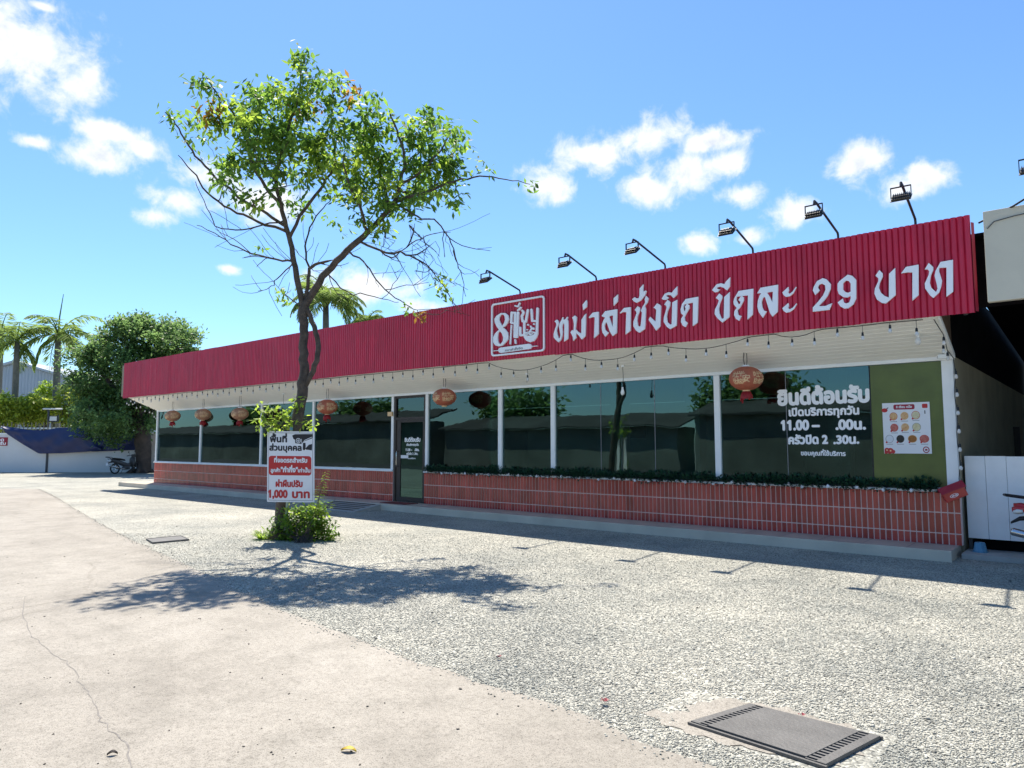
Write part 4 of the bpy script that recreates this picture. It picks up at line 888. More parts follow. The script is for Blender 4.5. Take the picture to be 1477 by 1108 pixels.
el_ = [(.058 * math.cos(k * .2618), .026 * math.sin(k * .2618) - .012) for k in range(24)]; e2 = [(x * .84, (y + .012) * .78 - .012) for x, y in el_]
b = MB(); b.relief(with_hole(el_, e2), lambda u, v, dd: (u - .02, -d - dd, v), .002); o = b.build('oval_emblem', M['decal'], None); o.parent = lbx
b = MB(); b.relief([[(-.055, -.02), (-.015, -.02), (-.02, -.004), (-.05, -.004)], [(.0 - .01, -.02), (.02, -.022), (.018, -.005), (-.008, -.004)]], lambda u, v, dd: (u, -d - dd, v), .002, sides=False); o = b.build('emblem_mark', M['decal'], None); o.parent = lbx
MB().box(w + .001, w + .003, -.03, .03, -.03, .02).build('slot', M['blackdark'], None).parent = lbx
lbx.rotation_euler = (R(6), R(-24), R(22))

# ------------------------------------------------------------------ menu poster
mp0 = (-2.70, 1.46); mw, mh = .645, .775; MY = GY - .012
menu = thing('menu_poster', 'white poster with ten round dishes stuck on the olive window film', 'poster', (mp0[0] + mw / 2, MY, mp0[1]))
MB().cbox(mp0[0], mp0[0] + mw, MY - .008, MY, mp0[1], mp0[1] + mh, .002).build('sheet', M['signwhite'], menu)
def mfn(u, v, d): return (mp0[0] + (u - 470) / 760 * mw, MY - .0085 - d, mp0[1] + (935 - v) / 825 * mh)
mfl = lambda u, v, d: mfn(u, -v, d)
def disc(cx, cy, rx, ry, n=20): return [(cx + rx * math.cos(k * 6.2832 / n), -cy + ry * math.sin(k * 6.2832 / n)) for k in range(n)]
M['dish1'] = mat('orange soup', (.62, .27, .08), .5, .5, 40, c2=(.75, .55, .30)); M['dish2'] = mat('red meat', (.45, .07, .06), .5, .4, 45, c2=(.6, .22, .16)); M['dish3'] = mat('pale noodles', (.60, .52, .25), .5, .4, 45, c2=(.75, .70, .5))
M['dish4'] = mat('white rice', (.72, .74, .78), .5, .05, 45); M['dish5'] = mat('black broth', (.02, .015, .012), .4, .5, 30); M['dish6'] = mat('brown stew', (.35, .13, .02), .5, .4, 40)
for (cx, cy, rx, mm, rim) in ((650, 330, 65, 'dish1', 'signred'), (828, 325, 65, 'dish1', 'gold'), (1007, 318, 68, 'dish3', 'signred'), (655, 515, 65, 'dish2', 'signred'), (830, 510, 65, 'dish1', 'gold'), (1012, 510, 68, 'dish3', 'greypr'), (570, 698, 66, 'dish4', 'greypr'), (745, 698, 64, 'dish5', 'black'), (938, 698, 74, 'dish6', 'gold'), (1124, 698, 74, 'dish2', 'signred')):
    ry = rx * (.85 if rx == 74 else 1); b = MB(); b.relief([disc(cx, cy, rx, ry)], mfl, .0008, 0, False); b.relief([disc(cx, cy, rx * .9, ry * .9)], mfl, .0014, 1, False)
    b.relief([disc(cx - 50, cy + 55, 16, 16, 10)], mfl, .0020, 2, False)
    b.relief([[(cx - 55, -cy - 82), (cx + 55, -cy - 82), (cx + 55, -cy - 90), (cx - 55, -cy - 90)][::-1]], mfl, .0008, 3, False)
    b.build('dish_picture', [M[rim], M[mm], M['signred'], M['greypr']], menu)
b = MB(); b.relief([[(u, v) for u, v in rrect(655, 995, -222, -140, 24)]], mfl, .0008, 0, False); write(b, '8 เซียน หม้อ', lambda u, v, d: mfn(u, -v, d), 700, 950, -196, 26, .05, .0012, 1); b.build('heading', [M['maroon'], M['signwhite']], menu)
b = MB(); b.relief([disc(508, 228, 50, 34)], mfl, .0008, 0, False); b.relief([[(530, -205), (565, -180), (575, -188), (545, -215)]], mfl, .001, 1, False); b.build('bowl_picture', [M['signred'], M['dkgrey']], menu)
b = MB(); b.relief([[(u, v) for u, v in rrect(1112, 1198, -208, -140, 16)]], mfl, .0008, 0, False); b.relief([[(1145, -300), (1160, -300), (1160, -245), (1145, -245)]], mfl, .0008, 1, False); b.build('lantern_picture', [M['signred'], M['dkgrey']], menu)
b = MB()
for cx, cy, q in ((520, 880, 42), (575, 890, 50), (620, 905, 34), (505, 915, 30), (560, 915, 30)): b.relief([disc(cx, cy, q, q * .9)], mfl, .0008 + q * 1e-5, 0, False)
for cx, cy in ((578, 890), (520, 880)): b.relief([disc(cx, cy, 14, 14, 8)], mfl, .0016, 1, False)
b.build('flower_picture', [M['signred'], M['gold']], menu)
b = MB(); b.relief([disc(1145, 872, 52, 52)], mfl, .0008, 0, False); b.relief([disc(1145, 872, 36, 36)], mfl, .0012, 1, False); b.relief([rrect(1125, 1165, -888, -858, 6)], mfl, .0016, 0, False); b.build('round_badge', [M['maroon'], M['signwhite']], menu)

# ================================================================== RIGHT EDGE: neighbour, gate, bucket
b = MB(); b.box(-1.70, 6, 11.82, 12.75, .0, .07); st_ = b.build('cement_strip', M['kerb']); tag(st_, 'grey cement strip at the foot of the white gate', 'pavement', kind='structure')
gate = thing('gate', 'plain white boarded gate across the dark side passage', 'gate', (-.4, 12.4, .07))
r = random.Random(2); b = MB(); x = -1.685
while x < 1.4: w = .255; b.cbox(x + .002, x + w - .002, 12.39 + r.gauss(0, .001), 12.42, .235, 1.43 + r.gauss(0, .002), .003); x += w
b.build('boards', M['white'], gate)
b = MB(); b.box(-1.68, 1.4, 12.425, 12.46, .32, .37); b.box(-1.68, 1.4, 12.425, 12.46, 1.25, 1.30); b.box(-1.685, -1.64, 12.425, 12.46, .07, 1.43); b.box(1.35, 1.40, 12.425, 12.46, .07, 1.43); b.build('frame', M['dkgrey'], gate)
b = MB(); b.box(-1.69, 1.4, 12.55, 12.58, .07, .235); b.build('gap_shade_sheet', M['void'], gate)  # near-black sheet paints the shade of the open gap under the boards
nb_ = thing('neighbour_building', 'neighbouring shop with a plain cream sign board beside the red fascia', 'building', (2.5, 11.3, 0))
b = MB(); b.cbox(-1.14, 5.0, 11.0, 11.10, 3.45, 4.66, .008); b.build('sign_board', M['cream'], nb_)
b = MB(); b.add([(-1.66, 11.3, 4.42), (6, 11.3, 4.42), (6, 24, 3.7), (-1.66, 24, 3.7), (-1.66, 11.3, 4.46), (6, 11.3, 4.46), (6, 24, 3.74), (-1.66, 24, 3.74)], [(0, 3, 2, 1), (4, 5, 6, 7), (0, 1, 5, 4), (1, 2, 6, 5), (2, 3, 7, 6), (3, 0, 4, 7)]); b.build('shading_roof', M['void'], nb_)  # roof added over the passage to keep it dark
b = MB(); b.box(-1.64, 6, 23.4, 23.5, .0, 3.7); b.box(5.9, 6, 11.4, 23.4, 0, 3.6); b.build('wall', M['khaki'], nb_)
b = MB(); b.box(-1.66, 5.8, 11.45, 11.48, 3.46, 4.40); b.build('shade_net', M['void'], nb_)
cb = MB(); cb.tube([(-1.22, 11.3, 4.60), (-.8, 10.98, 4.66), (.2, 10.2, 4.95), (3, 8, 6.0)], .014, 6); tag(cb.build('power_cable', M['black'], None, (-1.22, 11.3, 4.6)), 'black cable crossing in front of the cream sign board', 'cable')
cb = MB(); cb.tube([(-1.10, 10.99, 4.42), (-1.02, 10.985, 4.50), (-.8, 10.985, 4.53), (.4, 10.985, 4.60)], .006, 5); cb.build('thin_wire', M['dkgrey'], nb_)
p = Vector((-1.52, 12.18, .07)); bk = thing('bucket', 'small blue plastic bucket turned upside down by the white gate', 'bucket', p)
b = MB(); b.lathe([(.085, .0), (.09, .012), (.084, .014), (.068, .12), (.06, .135), (0, .138)], 20, p); b.build('body', M['bucket'], bk, smooth=True)
b = MB(); b.lathe([(.086, .0), (.096, .0), (.096, .014), (.086, .016)], 20, p); b.build('rim', M['bucket'], bk)

# ------------------------------------------------------------------ motorcycles (front towards +x)
def make_bike(label, body, accent, group=None):
    t = thing('motorcycle', label, 'motorcycle', (0, 0, 0), group)
    for nm, ax in (('rear_wheel', -.60), ('front_wheel', .64)):
        b = MB(); pr = []
        for k in range(9): a = 2 * math.pi * k / 8; pr.append((.245 + .038 * math.cos(a), .038 * math.sin(a)))
        b.lathe(pr, 28, (ax, 0, .285), axis='y'); wl_ = b.build(nm, M['rubber'], t, smooth=True)
        b = MB(); b.lathe([(.212, -.018), (.222, -.012), (.222, .012), (.212, .018)], 24, (ax, 0, .285), axis='y'); b.lathe([(.0, -.05), (.045, -.05), (.045, .05), (0, .05)], 12, (ax, 0, .285), axis='y')
        for k in range(5): a = k * 1.2566; b.tube([(ax + .04 * math.cos(a), 0, .285 + .04 * math.sin(a)), (ax + .215 * math.cos(a), 0, .285 + .215 * math.sin(a))], .012, 6)
        b.build('rim', M['chrome'], wl_)
    b = MB(); b.loft([((-.98, 0, .80), .03, .02), ((-.90, 0, .77), .085, .06), ((-.65, 0, .70), .11, .09), ((-.35, 0, .62), .12, .12), ((-.1, 0, .52), .11, .12), ((.15, 0, .47), .09, .09), ((.38, 0, .55), .07, .10)]); b.build('body_shell', M[body], t, smooth=True)
    b = MB(); b.loft([((-.80, 0, .80), .06, .02), ((-.66, 0, .83), .12, .045), ((-.35, 0, .80), .13, .05), ((-.08, 0, .75), .10, .045), ((-.02, 0, .72), .05, .02)]); b.build('seat', M['rubber'], t, smooth=True)
    b = MB(); b.loft([((.34, 0, .62), .16, .26), ((.42, 0, .66), .20, .27), ((.50, 0, .74), .13, .20), ((.55, 0, .80), .06, .10)]); b.build('leg_shield', M[body], t, smooth=True)
    b = MB(); b.loft([((.40, 0, .98), .08, .07), ((.50, 0, .97), .11, .085), ((.58, 0, .95), .08, .06)]); b.build('headlamp_cowl', M[body], t, smooth=True)
    b = MB(); b.loft([((.575, 0, .95), .075, .05), ((.60, 0, .945), .05, .035)]); b.build('headlight', M['lens'], t, smooth=True)
    b = MB(); b.tube([(.52, .03, .78), (.58, .045, .55), (.64, .055, .285)], .022, 8); b.tube([(.52, -.03, .78), (.58, -.045, .55), (.64, -.055, .285)], .022, 8); b.build('fork', M['dkgrey'], t)
    b = MB(); b.tube([(.36, -.34, 1.0), (.40, -.2, 1.01), (.44, 0, 1.0), (.40, .2, 1.01), (.36, .34, 1.0)], .013, 8)
    for s in (-1, 1): b.tube([(.385, s * .22, 1.008), (.345, s * .36, .998)], .02, 8)
    hbm = b.build('handlebar', M['rubber'], t)
    for s in (-1, 1):
        b = MB(); b.tube([(.40, s * .2, 1.01), (.41, s * .24, 1.12), (.40, s * .27, 1.17)], .007, 6); b.loft([((.385, s * .28, 1.20), .045, .03), ((.40, s * .28, 1.205), .055, .038), ((.415, s * .28, 1.205), .03, .02)]); b.build('mirror', M['black'], hbm)
    b = MB(); b.loft([((.40, 0, .53), .04, .03), ((.55, 0, .58), .055, .02), ((.75, 0, .57), .055, .02), ((.90, 0, .47), .035, .02)]); b.build('front_mudguard', M[body], t, smooth=True)
    b = MB(); b.loft([((-1.02, 0, .56), .06, .015), ((-.92, 0, .62), .065, .03), ((-.75, 0, .64), .06, .03)]); b.build('rear_mudguard', M['black'], t, smooth=True)
    b = MB(); b.loft([((-1.0, 0, .735), .06, .03), ((-.95, 0, .745), .10, .05), ((-.86, 0, .745), .10, .045)]); b.build('taillight', M[accent], t, smooth=True)
    for s in (-1, 1): b = MB(); b.loft([((-.99, s * .10, .70), .02, .015), ((-.94, s * .115, .71), .035, .028), ((-.88, s * .11, .71), .02, .02)]); b.build('indicator', M['lens'], t, smooth=True)
    b = MB(); b.tube([(-.72, -.10, .84), (-.86, -.10, .90), (-1.06, -.085, .925), (-1.08, 0, .93), (-1.06, .085, .925), (-.86, .10, .90), (-.72, .10, .84)], .016, 8); b.build('grab_rail', M['black'], t)
    b = MB(); b.tube([(.10, -.12, .30), (-.2, -.14, .26), (-.45, -.16, .30), (-.50, -.16, .32), (-1.0, -.165, .44), (-1.02, -.165, .445)], [.018, .018, .02, .045, .052, .04], 12); b.build('exhaust', M['chrome'], t, smooth=True)
    b = MB(); b.cbox(-.15, .22, -.10, .10, .22, .40, .02); b.tube([(.05, -.2, .24), (.05, .2, .24)], .016, 8); b.tube([(-.6, .08, .29), (-.2, .09, .29)], .03, 8); b.tube([(-.6, .10, .29), (-.52, .12, .68)], .025, 8); b.tube([(-.6, -.10, .29), (-.52, -.12, .68)], .025, 8); b.build('engine', M['dkgrey'], t)
    b = MB(); b.box(-1.045, -1.04, -.09, .09, .46, .60); b.build('licence_plate', M['signwhite'], t)
    b = MB(); b.tube([(-.05, .12, .30), (-.15, .22, .0)], .012, 6); b.build('side_stand', M['dkgrey'], t)
    return t
bk1 = make_bike('red motorcycle tail at the right edge of the photo before the white gate', 'red', 'red', 'parked motorcycles')
bk1.location = (-.07, 11.66, .0); bk1.rotation_euler = (R(-7), 0, R(4))

# ================================================================== TREES AND PLANTS
def smooth(P, n=4):
    out = []; rr = random.Random(len(P) * 31 + int(P[-1].x * 100))
    for i in range(len(P) - 1):
        p0, p1, p2, p3 = P[max(i - 1, 0)], P[i], P[i + 1], P[min(i + 2, len(P) - 1)]
        for k in range(1, n + 1):
            t = k / n; q = .5 * (2 * p1 + (p2 - p0) * t + (2 * p0 - 5 * p1 + 4 * p2 - p3) * t * t + (3 * p1 - p0 - 3 * p2 + p3) * t ** 3)
            if k < n: q = q + Vector((rr.gauss(0, .012), rr.gauss(0, .012), rr.gauss(0, .012)))
            out.append(q)
    return out
class Skel:
    """branch skeleton: nodes with parents; radii from the number of twigs they carry"""
    def __init__(s): s.P = []; s.par = []; s.fix = []
    def node(s, p, par, r=None): s.P.append(Vector(p)); s.par.append(par); s.fix.append(r); return len(s.P) - 1
    def path(s, pts, par, rad=None, step=.16):
        """pts after the parent; optional radii at the points"""
        prev = par; q0 = s.P[par] if par is not None else pts[0]; r0 = rad[0] if rad else None; pts = smooth([q0] + [Vector(p) for p in pts]) if len(pts) > 1 else pts
        if rad and len(pts) > len(rad): rad = [float(np.interp(i, np.linspace(0, len(pts) - 1, len(rad)), rad)) for i in range(len(pts))]
        for i, p in enumerate(pts):
            p = Vector(p); n = max(1, int((p - q0).length / step)); r1 = rad[i] if rad else None
            for k in range(1, n + 1):
                t = k / n; prev = s.node(q0.lerp(p, t), prev, lerp(r0, r1, t) if (r0 and r1) else None)
            q0 = p; r0 = r1
        return prev
    def grow(s, targets, root, rng, bend=.25, step=.16, maxr=.012, avoid=0):
        """join every target to the nearest node that lies nearer the root"""
        for tg in sorted(targets, key=lambda v: (v - root).length):
            P = np.array([p[:] for p in s.P[avoid:]]); d = np.linalg.norm(P - np.array(tg[:]), axis=1); dr = np.linalg.norm(P - np.array(root[:]), axis=1)
            pen = np.where(dr < (tg - root).length, 0, 5.0); j = int(np.argmin(d + pen)) + avoid
            a = s.P[j]; L = (tg - a).length
            if L < .02: continue
            mid = a.lerp(tg, .5) + Vector((rng.gauss(0, bend), rng.gauss(0, bend), rng.gauss(.25, bend) )) * L * .35
            pts = [a * (1 - t) ** 2 + mid * 2 * t * (1 - t) + tg * t * t for t in [k / 5 for k in range(1, 6)]]
            prev = j
            for p in pts: prev = s.node(p + Vector((rng.gauss(0, .012), rng.gauss(0, .012), rng.gauss(0, .012))), prev)
    def mesh(s, mb, rmin=.006, k=.0075, ex=.5, n=6):
        N = len(s.P); ch = [[] for _ in range(N)]
        for i, p in enumerate(s.par):
            if p is not None: ch[p].append(i)
        w = [0] * N
        for i in range(N - 1, -1, -1):
            if not ch[i]: w[i] = 1
            if s.par[i] is not None: w[s.par[i]] += w[i]
        rad = [s.fix[i] if s.fix[i] else rmin + k * (w[i] ** ex - 1) for i in range(N)]
        for i in range(N):                                                     # children never thicker than their parent
            if s.par[i] is not None and not s.fix[i]: rad[i] = min(rad[i], rad[s.par[i]] * .97)
        for i in range(N):
            starts = [i] if s.par[i] is None else []
            starts += sorted(ch[i], key=lambda c_: -w[c_])[0 if s.par[i] is None else 1:]
            for st0 in starts:
                if st0 == i: continue
                chain = [i, st0]
                while ch[chain[-1]]: chain.append(max(ch[chain[-1]], key=lambda c_: w[c_]))
                rr = [rad[c_] for c_ in chain]; rr[0] = min(rr[0], rr[1] * 1.3) if s.par[i] is not None else rr[0]
                mb.tube([s.P[c_] for c_ in chain], rr, n if rr[min(1, len(rr) - 1)] > .02 else 4)
        return rad
def leaf_clump(V, F, c, n, rng, spread, L, w, droop=.5, out=None):
    """hanging compound leaves round a twig end"""
    for _ in range(n):
        d = Vector((rng.gauss(0, 1), rng.gauss(0, 1), rng.gauss(-droop, .7)))
        if out: d += out * .6
        p = c + Vector((rng.gauss(0, spread), rng.gauss(0, spread), rng.gauss(0, spread * .8)))
        leafq(V, F, p, d, Vector((rng.gauss(0, .4), rng.gauss(0, .4), 1)), L * rng.uniform(.7, 1.3), w * rng.uniform(.8, 1.25))

# ------------------------------------------------------------------ the young tree in the yard
tb = onz(402, 777); tree = thing('tree', 'slender young tree with an open leafy crown standing in the gravel yard', 'tree', tb)
S = Skel(); PX = lambda x, y, D: ond(x, y, 12.25 - (12.25 - D) * .55)
root = S.node(tb + Vector((0, 0, -.05)), None, .15)
trunk_pts = [(404, 765, 12.4), (408, 720, 12.4), (417, 660, 12.35), (424, 625, 12.3), (433, 580, 12.25), (438, 545, 12.2), (439, 510, 12.15), (438, 475, 12.1), (437, 446, 12.05)]
fork = S.path([PX(*q) for q in trunk_pts], root, [.118, .108, .102, .102, .098, .088, .076, .072, .085], .12)
def nearest(x, y, D): p = PX(x, y, D); return min(range(len(S.P)), key=lambda i: (S.P[i] - p).length)
LIMB = {}
def limb(key, start, pts, rad, frm=None):
    j = start; LIMB[key] = S.path([PX(*q) for q in pts], j, rad); return LIMB[key]
second = limb('s', nearest(440, 565, 12.2), [(452, 535, 12.1), (459, 505, 12.05), (455, 480, 12.05), (448, 458, 12.03), (441, 443, 12.03)], [.05, .047, .044, .042, .042])
limb('L', fork, [(432, 418, 12.0), (426, 385, 11.9), (419, 350, 11.8), (411, 318, 11.7), (404, 292, 11.5)], [.056, .051, .045, .04, .034])
limb('La', LIMB['L'], [(398, 262, 11.3), (404, 228, 11.1), (415, 190, 10.9), (428, 150, 10.8), (434, 115, 10.7), (440, 78, 10.6)], [.034, .03, .026, .022, .016, .008])
limb('Lb', nearest(412, 322, 11.7), [(385, 308, 11.5), (352, 290, 11.1), (322, 266, 10.7), (296, 240, 10.3), (272, 210, 9.9), (252, 178, 9.5), (238, 162, 9.2)], [.03, .026, .022, .019, .016, .012, .007])
limb('Lc', nearest(414, 335, 11.75), [(372, 320, 11.7), (332, 301, 11.6), (300, 279, 11.1), (276, 246, 10.6), (257, 224, 10.2)], [.026, .021, .017, .012, .006])
limb('Ld', nearest(424, 378, 11.9), [(398, 374, 12.0), (352, 361, 12.2), (318, 342, 12.3), (284, 325, 12.4)], [.02, .016, .011, .006])
limb('Le', nearest(403, 296, 11.5), [(382, 268, 11.0), (362, 230, 10.6), (350, 190, 10.3), (330, 155, 9.9), (308, 128, 9.6), (297, 111, 9.5)], [.03, .025, .02, .016, .011, .007])
limb('Lf', nearest(416, 340, 11.8), [(440, 302, 11.6), (466, 268, 11.3), (484, 235, 11.1), (480, 200, 10.9)], [.03, .026, .02, .014])
limb('Lg', nearest(398, 262, 11.3), [(382, 235, 11.6), (372, 205, 11.7), (378, 170, 11.7)], [.022, .017, .012])
limb('Lh', nearest(410, 315, 11.7), [(360, 330, 11.4), (320, 330, 11.2), (298, 300, 10.8), (282, 262, 10.4)], [.017, .014, .01, .006])
limb('C', fork, [(444, 415, 12.0), (446, 392, 11.9), (456, 381, 11.8), (472, 377, 11.7)], [.034, .03, .026, .02])
limb('Ca', nearest(446, 394, 11.9), [(440, 355, 12.1), (452, 320, 12.2), (470, 295, 12.2)], [.018, .014, .009])
limb('Rr', fork, [(452, 421, 11.95), (472, 392, 11.8), (500, 362, 11.5), (530, 335, 11.2), (556, 308, 10.9), (569, 291, 10.7)], [.068, .062, .056, .05, .043, .037])
limb('Ra', LIMB['Rr'], [(592, 284, 10.5), (622, 275, 10.3), (655, 262, 10.2), (692, 254, 10.1), (730, 259, 10.1), (765, 266, 10.1)], [.03, .024, .019, .014, .009, .005])
limb('Rb', LIMB['Rr'], [(577, 266, 10.5), (584, 236, 10.3), (576, 200, 10.2), (562, 160, 10.2)], [.034, .028, .02, .012])
limb('Rc', nearest(562, 300, 10.8), [(556, 272, 11.1), (546, 242, 11.3), (532, 200, 11.4), (521, 160, 11.4), (519, 122, 11.4)], [.034, .028, .022, .016, .008])
limb('Rd', nearest(577, 266, 10.5), [(604, 250, 10.0), (632, 222, 9.8), (648, 196, 9.7)], [.024, .018, .01])
limb('Re', nearest(530, 335, 11.2), [(520, 300, 10.6), (505, 270, 10.2), (495, 235, 10.0)], [.026, .02, .012])
limb('Rf', nearest(515, 349, 11.3), [(548, 361, 11.1), (585, 368, 10.9), (612, 380, 10.8), (628, 398, 10.8), (640, 412, 10.8)], [.022, .018, .014, .009, .006])
limb('Rg', nearest(500, 362, 11.5), [(524, 377, 11.6), (542, 403, 11.7), (570, 430, 11.7), (596, 446, 11.7), (612, 455, 11.7)], [.018, .015, .011, .008, .005])
limb('Rh', nearest(569, 291, 10.7), [(602, 312, 10.5), (632, 322, 10.4), (650, 350, 10.4), (660, 380, 10.4), (668, 405, 10.4), (672, 428, 10.4)], [.018, .014, .011, .008, .006, .004])
limb('Ri', nearest(472, 392, 11.8), [(500, 420, 12.0), (540, 428, 12.2), (575, 436, 12.2)], [.012, .009, .005])
limb('Rj', nearest(548, 361, 11.1), [(565, 372, 11.3), (592, 352, 11.4), (622, 338, 11.4), (650, 335, 11.4)], [.013, .011, .008, .005])
limb('Lt', nearest(437, 447, 12.05), [(420, 432, 12.0), (408, 424, 12.0)], [.012, .006])
limb('Lu', nearest(425, 380, 11.9), [(400, 402, 11.9), (388, 415, 11.9), (372, 420, 11.9)], [.012, .008, .004])
r = random.Random(77); CR = []
BL = [(400, 172, 60, 50, 46), (440, 148, 50, 40, 34), (462, 210, 46, 44, 38), (420, 232, 62, 45, 34), (366, 205, 46, 42, 38), (528, 190, 34, 50, 30), (560, 222, 55, 50, 36), (602, 246, 52, 46, 36), (632, 212, 32, 38, 22), (560, 272, 66, 30, 32),
      (482, 258, 55, 32, 26), (522, 142, 20, 30, 12), (440, 100, 14, 26, 6), (476, 118, 18, 9, 5), (298, 125, 10, 20, 4), (345, 240, 42, 30, 18), (600, 185, 32, 30, 18), (648, 250, 28, 30, 14), (300, 190, 35, 30, 13), (385, 290, 60, 25, 10), (325, 270, 40, 20, 6), (620, 285, 45, 20, 14), (330, 160, 25, 20, 10), (380, 138, 28, 22, 16), (430, 190, 40, 40, 20), (515, 240, 40, 40, 22), (585, 300, 50, 16, 12), (545, 330, 20, 12, 4)]
tips = []
for (x, y, rx, ry, n) in BL:
    for _ in range(int(n * .41) + 1):
        while True:
            u, v = r.uniform(-1, 1), r.uniform(-1, 1)
            if u * u + v * v < 1: break
        hgt = (350 - y) / 280; D = 11.5 - 1.2 * hgt - (.4 if x > 520 else 0) - max(0, (400 - x) / 160 * 1.2) + r.gauss(0, .62)
        tips.append(PX(x + u * rx, y + v * ry, D))
S.grow(tips, S.P[fork], r, avoid=fork)
# bare twigs hanging below the right limb and left fan
cand = [i for i in range(fork, len(S.P)) if S.fix[i] and S.fix[i] < .028 and S.P[i].z < 5.3]
for _ in range(60):
    j = r.choice(cand); a = S.P[j]; par = S.par[j]; fw_ = (a - S.P[par]).normalized() if par is not None else Vector((0, 0, 1))
    L = r.uniform(.3, 1.0); d = (fw_ * .9 + Vector((r.gauss(0, .45), r.gauss(0, .45), r.gauss(.1, .4)))).normalized(); q = j
    for k in range(6):
        a = a + d * L / 6; d = (d + Vector((r.gauss(0, .14), r.gauss(0, .14), r.gauss(.05, .14)))).normalized(); q = S.node(a, q)
    if r.random() < .35:
        d2 = (d + Vector((r.gauss(0, .7), r.gauss(0, .7), r.gauss(0, .7)))).normalized(); q2 = S.par[S.par[q]]; a2 = S.P[q2]
        for k in range(4): a2 = a2 + d2 * L / 9; q2 = S.node(a2, q2)
for _ in range(24):
    j = nearest(r.uniform(560, 655), r.uniform(320, 385), 10.9); a = S.P[j]; q = j
    for k in range(r.randint(3, 6)): a = a + Vector((r.gauss(.03, .07), r.gauss(0, .07), -r.uniform(.05, .13))); q = S.node(a, q)
mb = MB(); S.mesh(mb, .0045, .006, .5); mb.build('branches', M['bark'], tree, smooth=True)
b = MB(); b.tube([tb + Vector((0, 0, -.1)), tb + Vector((0, 0, .02)), tb + Vector((.01, 0, .12)), PX(405, 755, 12.4)], [.22, .18, .15, .131], 14); b.build('trunk', M['bark'], tree, smooth=True)
V = []; F = []; V2 = []; F2 = []; V3 = []; F3 = []
for t_ in tips:
    n = r.randint(24, 42); tgt = (V2, F2) if r.random() < .33 else (V3, F3) if r.random() < .02 else (V, F)
    leaf_clump(*tgt, t_, n, r, .10, .135, .029, .6)
for (x, y, D, n) in ((640, 410, 10.8, 40), (634, 400, 10.8, 14), (644, 425, 10.8, 22), (590, 443, 11.7, 18), (608, 455, 11.7, 26), (765, 267, 10.1, 18), (706, 243, 10.1, 14), (690, 228, 10.1, 12), (682, 248, 10.1, 12), (245, 166, 9.35, 22), (238, 161, 9.2, 14), (256, 180, 9.6, 10), (297, 113, 9.5, 18), (404, 424, 12, 24), (412, 428, 12, 18), (372, 354, 12.0, 14), (440, 82, 10.6, 22), (438, 92, 10.6, 22),
                      (268, 200, 9.85, 14), (284, 225, 10.1, 14), (318, 140, 9.7, 18), (312, 256, 10.5, 10), (340, 262, 11.4, 12), (360, 290, 11.4, 10), (335, 235, 11, 18), (476, 317, 12, 18), (520, 318, 11, 30), (538, 322, 11, 30), (500, 330, 11.4, 12), (430, 310, 12, 14)):
    tgt = (V3, F3) if (x, y) in ((608, 455),) else (V2, F2) if n % 4 == 0 else (V, F)
    leaf_clump(*tgt, PX(x, y, D), n, r, .07, .11, .023, .6)
for (x, y) in ((312, 148), (313, 160), (430, 165), (450, 150), (465, 155)): leaf_clump(V3, F3, PX(x, y, 9.8 if x < 330 else 10.5), 14, r, .07, .10, .022, .5)
# water shoots on the trunk
for (x, y, n) in ((372, 590, 10), (385, 588, 16), (398, 590, 18), (380, 604, 20), (395, 608, 34), (410, 600, 44), (375, 612, 16), (418, 612, 26), (422, 588, 22), (428, 575, 14), (400, 618, 20), (445, 608, 16), (450, 613, 18), (385, 618, 14), (432, 590, 12)):
    leaf_clump(V2, F2, PX(x, y, 12.0 + r.uniform(-.2, .2)), n, r, .06, .10, .024, .35)
b = MB()
for (x, y) in ((372, 590), (395, 606), (380, 612), (446, 608)): b.tube([PX(424, 628, 12.3), PX((424 + x) / 2, (y + 622) / 2, 12.1), PX(x, y, 12.0)], [.012, .008, .004], 5)
b.build('shoots', M['bark'], tree)
b = MB(); b.add(V, F, 0); b.add(V2, F2, 1); b.add(V3, F3, 2); b.build('crown', [M['leaf'], M['leaf2'], M['leafy']], tree)

# ------------------------------------------------------------------ shrub and tuft at its foot
sp = onz(437, 783); shrub = thing('shrub', 'bushy green shrub with a tall feathery stalk growing at the foot of the young tree', 'shrub', sp)
V = []; F = []; V2 = []; F2 = []; st = MB()
for k in range(240):
    x = r.gauss(441, 24); y = r.uniform(712, 779); hh = (780 - y) / 1024 * 11.9; q = 1 - abs(x - 440) / 62
    if q < .1 or y < 780 - 72 * q - 6 or (x < 458 and y < 731): continue
    D = (12.0 + r.gauss(0, .22)) if y > 738 else 12.15 + abs(r.gauss(0, .2)); p = PX(x, y, D)
    leaf_clump(*((V2, F2) if (r.random() < .4) else (V, F)), p, 16, r, .055, .085, .02, .15)
    if k % 3 == 0: st.tube([sp + Vector((r.gauss(0, .05), r.gauss(0, .05), -.01)), sp.lerp(p, .55) + Vector((r.gauss(0, .03), r.gauss(0, .03), .05)), p], [.006, .004, .002], 4)
for (x0, y0, x1, y1, n) in ((455, 735, 472, 677, 30), (462, 740, 484, 720, 14), (458, 735, 463, 700, 14), (440, 750, 428, 733, 6)):       # feathery stalks
    a = PX(x0, y0, 12.0); e2 = PX(x1, y1, 12.0); st.tube([sp, a, e2], [.008, .006, .002], 5)
    for k in range(n):
        t = k / n; p = a.lerp(e2, t); s_ = 1 if k % 2 else -1
        d = RT * s_ + Vector((0, 0, .15)) + FH * r.gauss(0, .5); Lr = .17 * (1 - t * .75)
        for m_ in range(6): q = p + d.normalized() * Lr * m_ / 6 - Vector((0, 0, .03 * (m_ / 6) ** 2)); leafq(V2, F2, q, d + Vector((0, 0, -.3 - r.random() * .5)), Vector((0, 0, 1)), .045, .012)
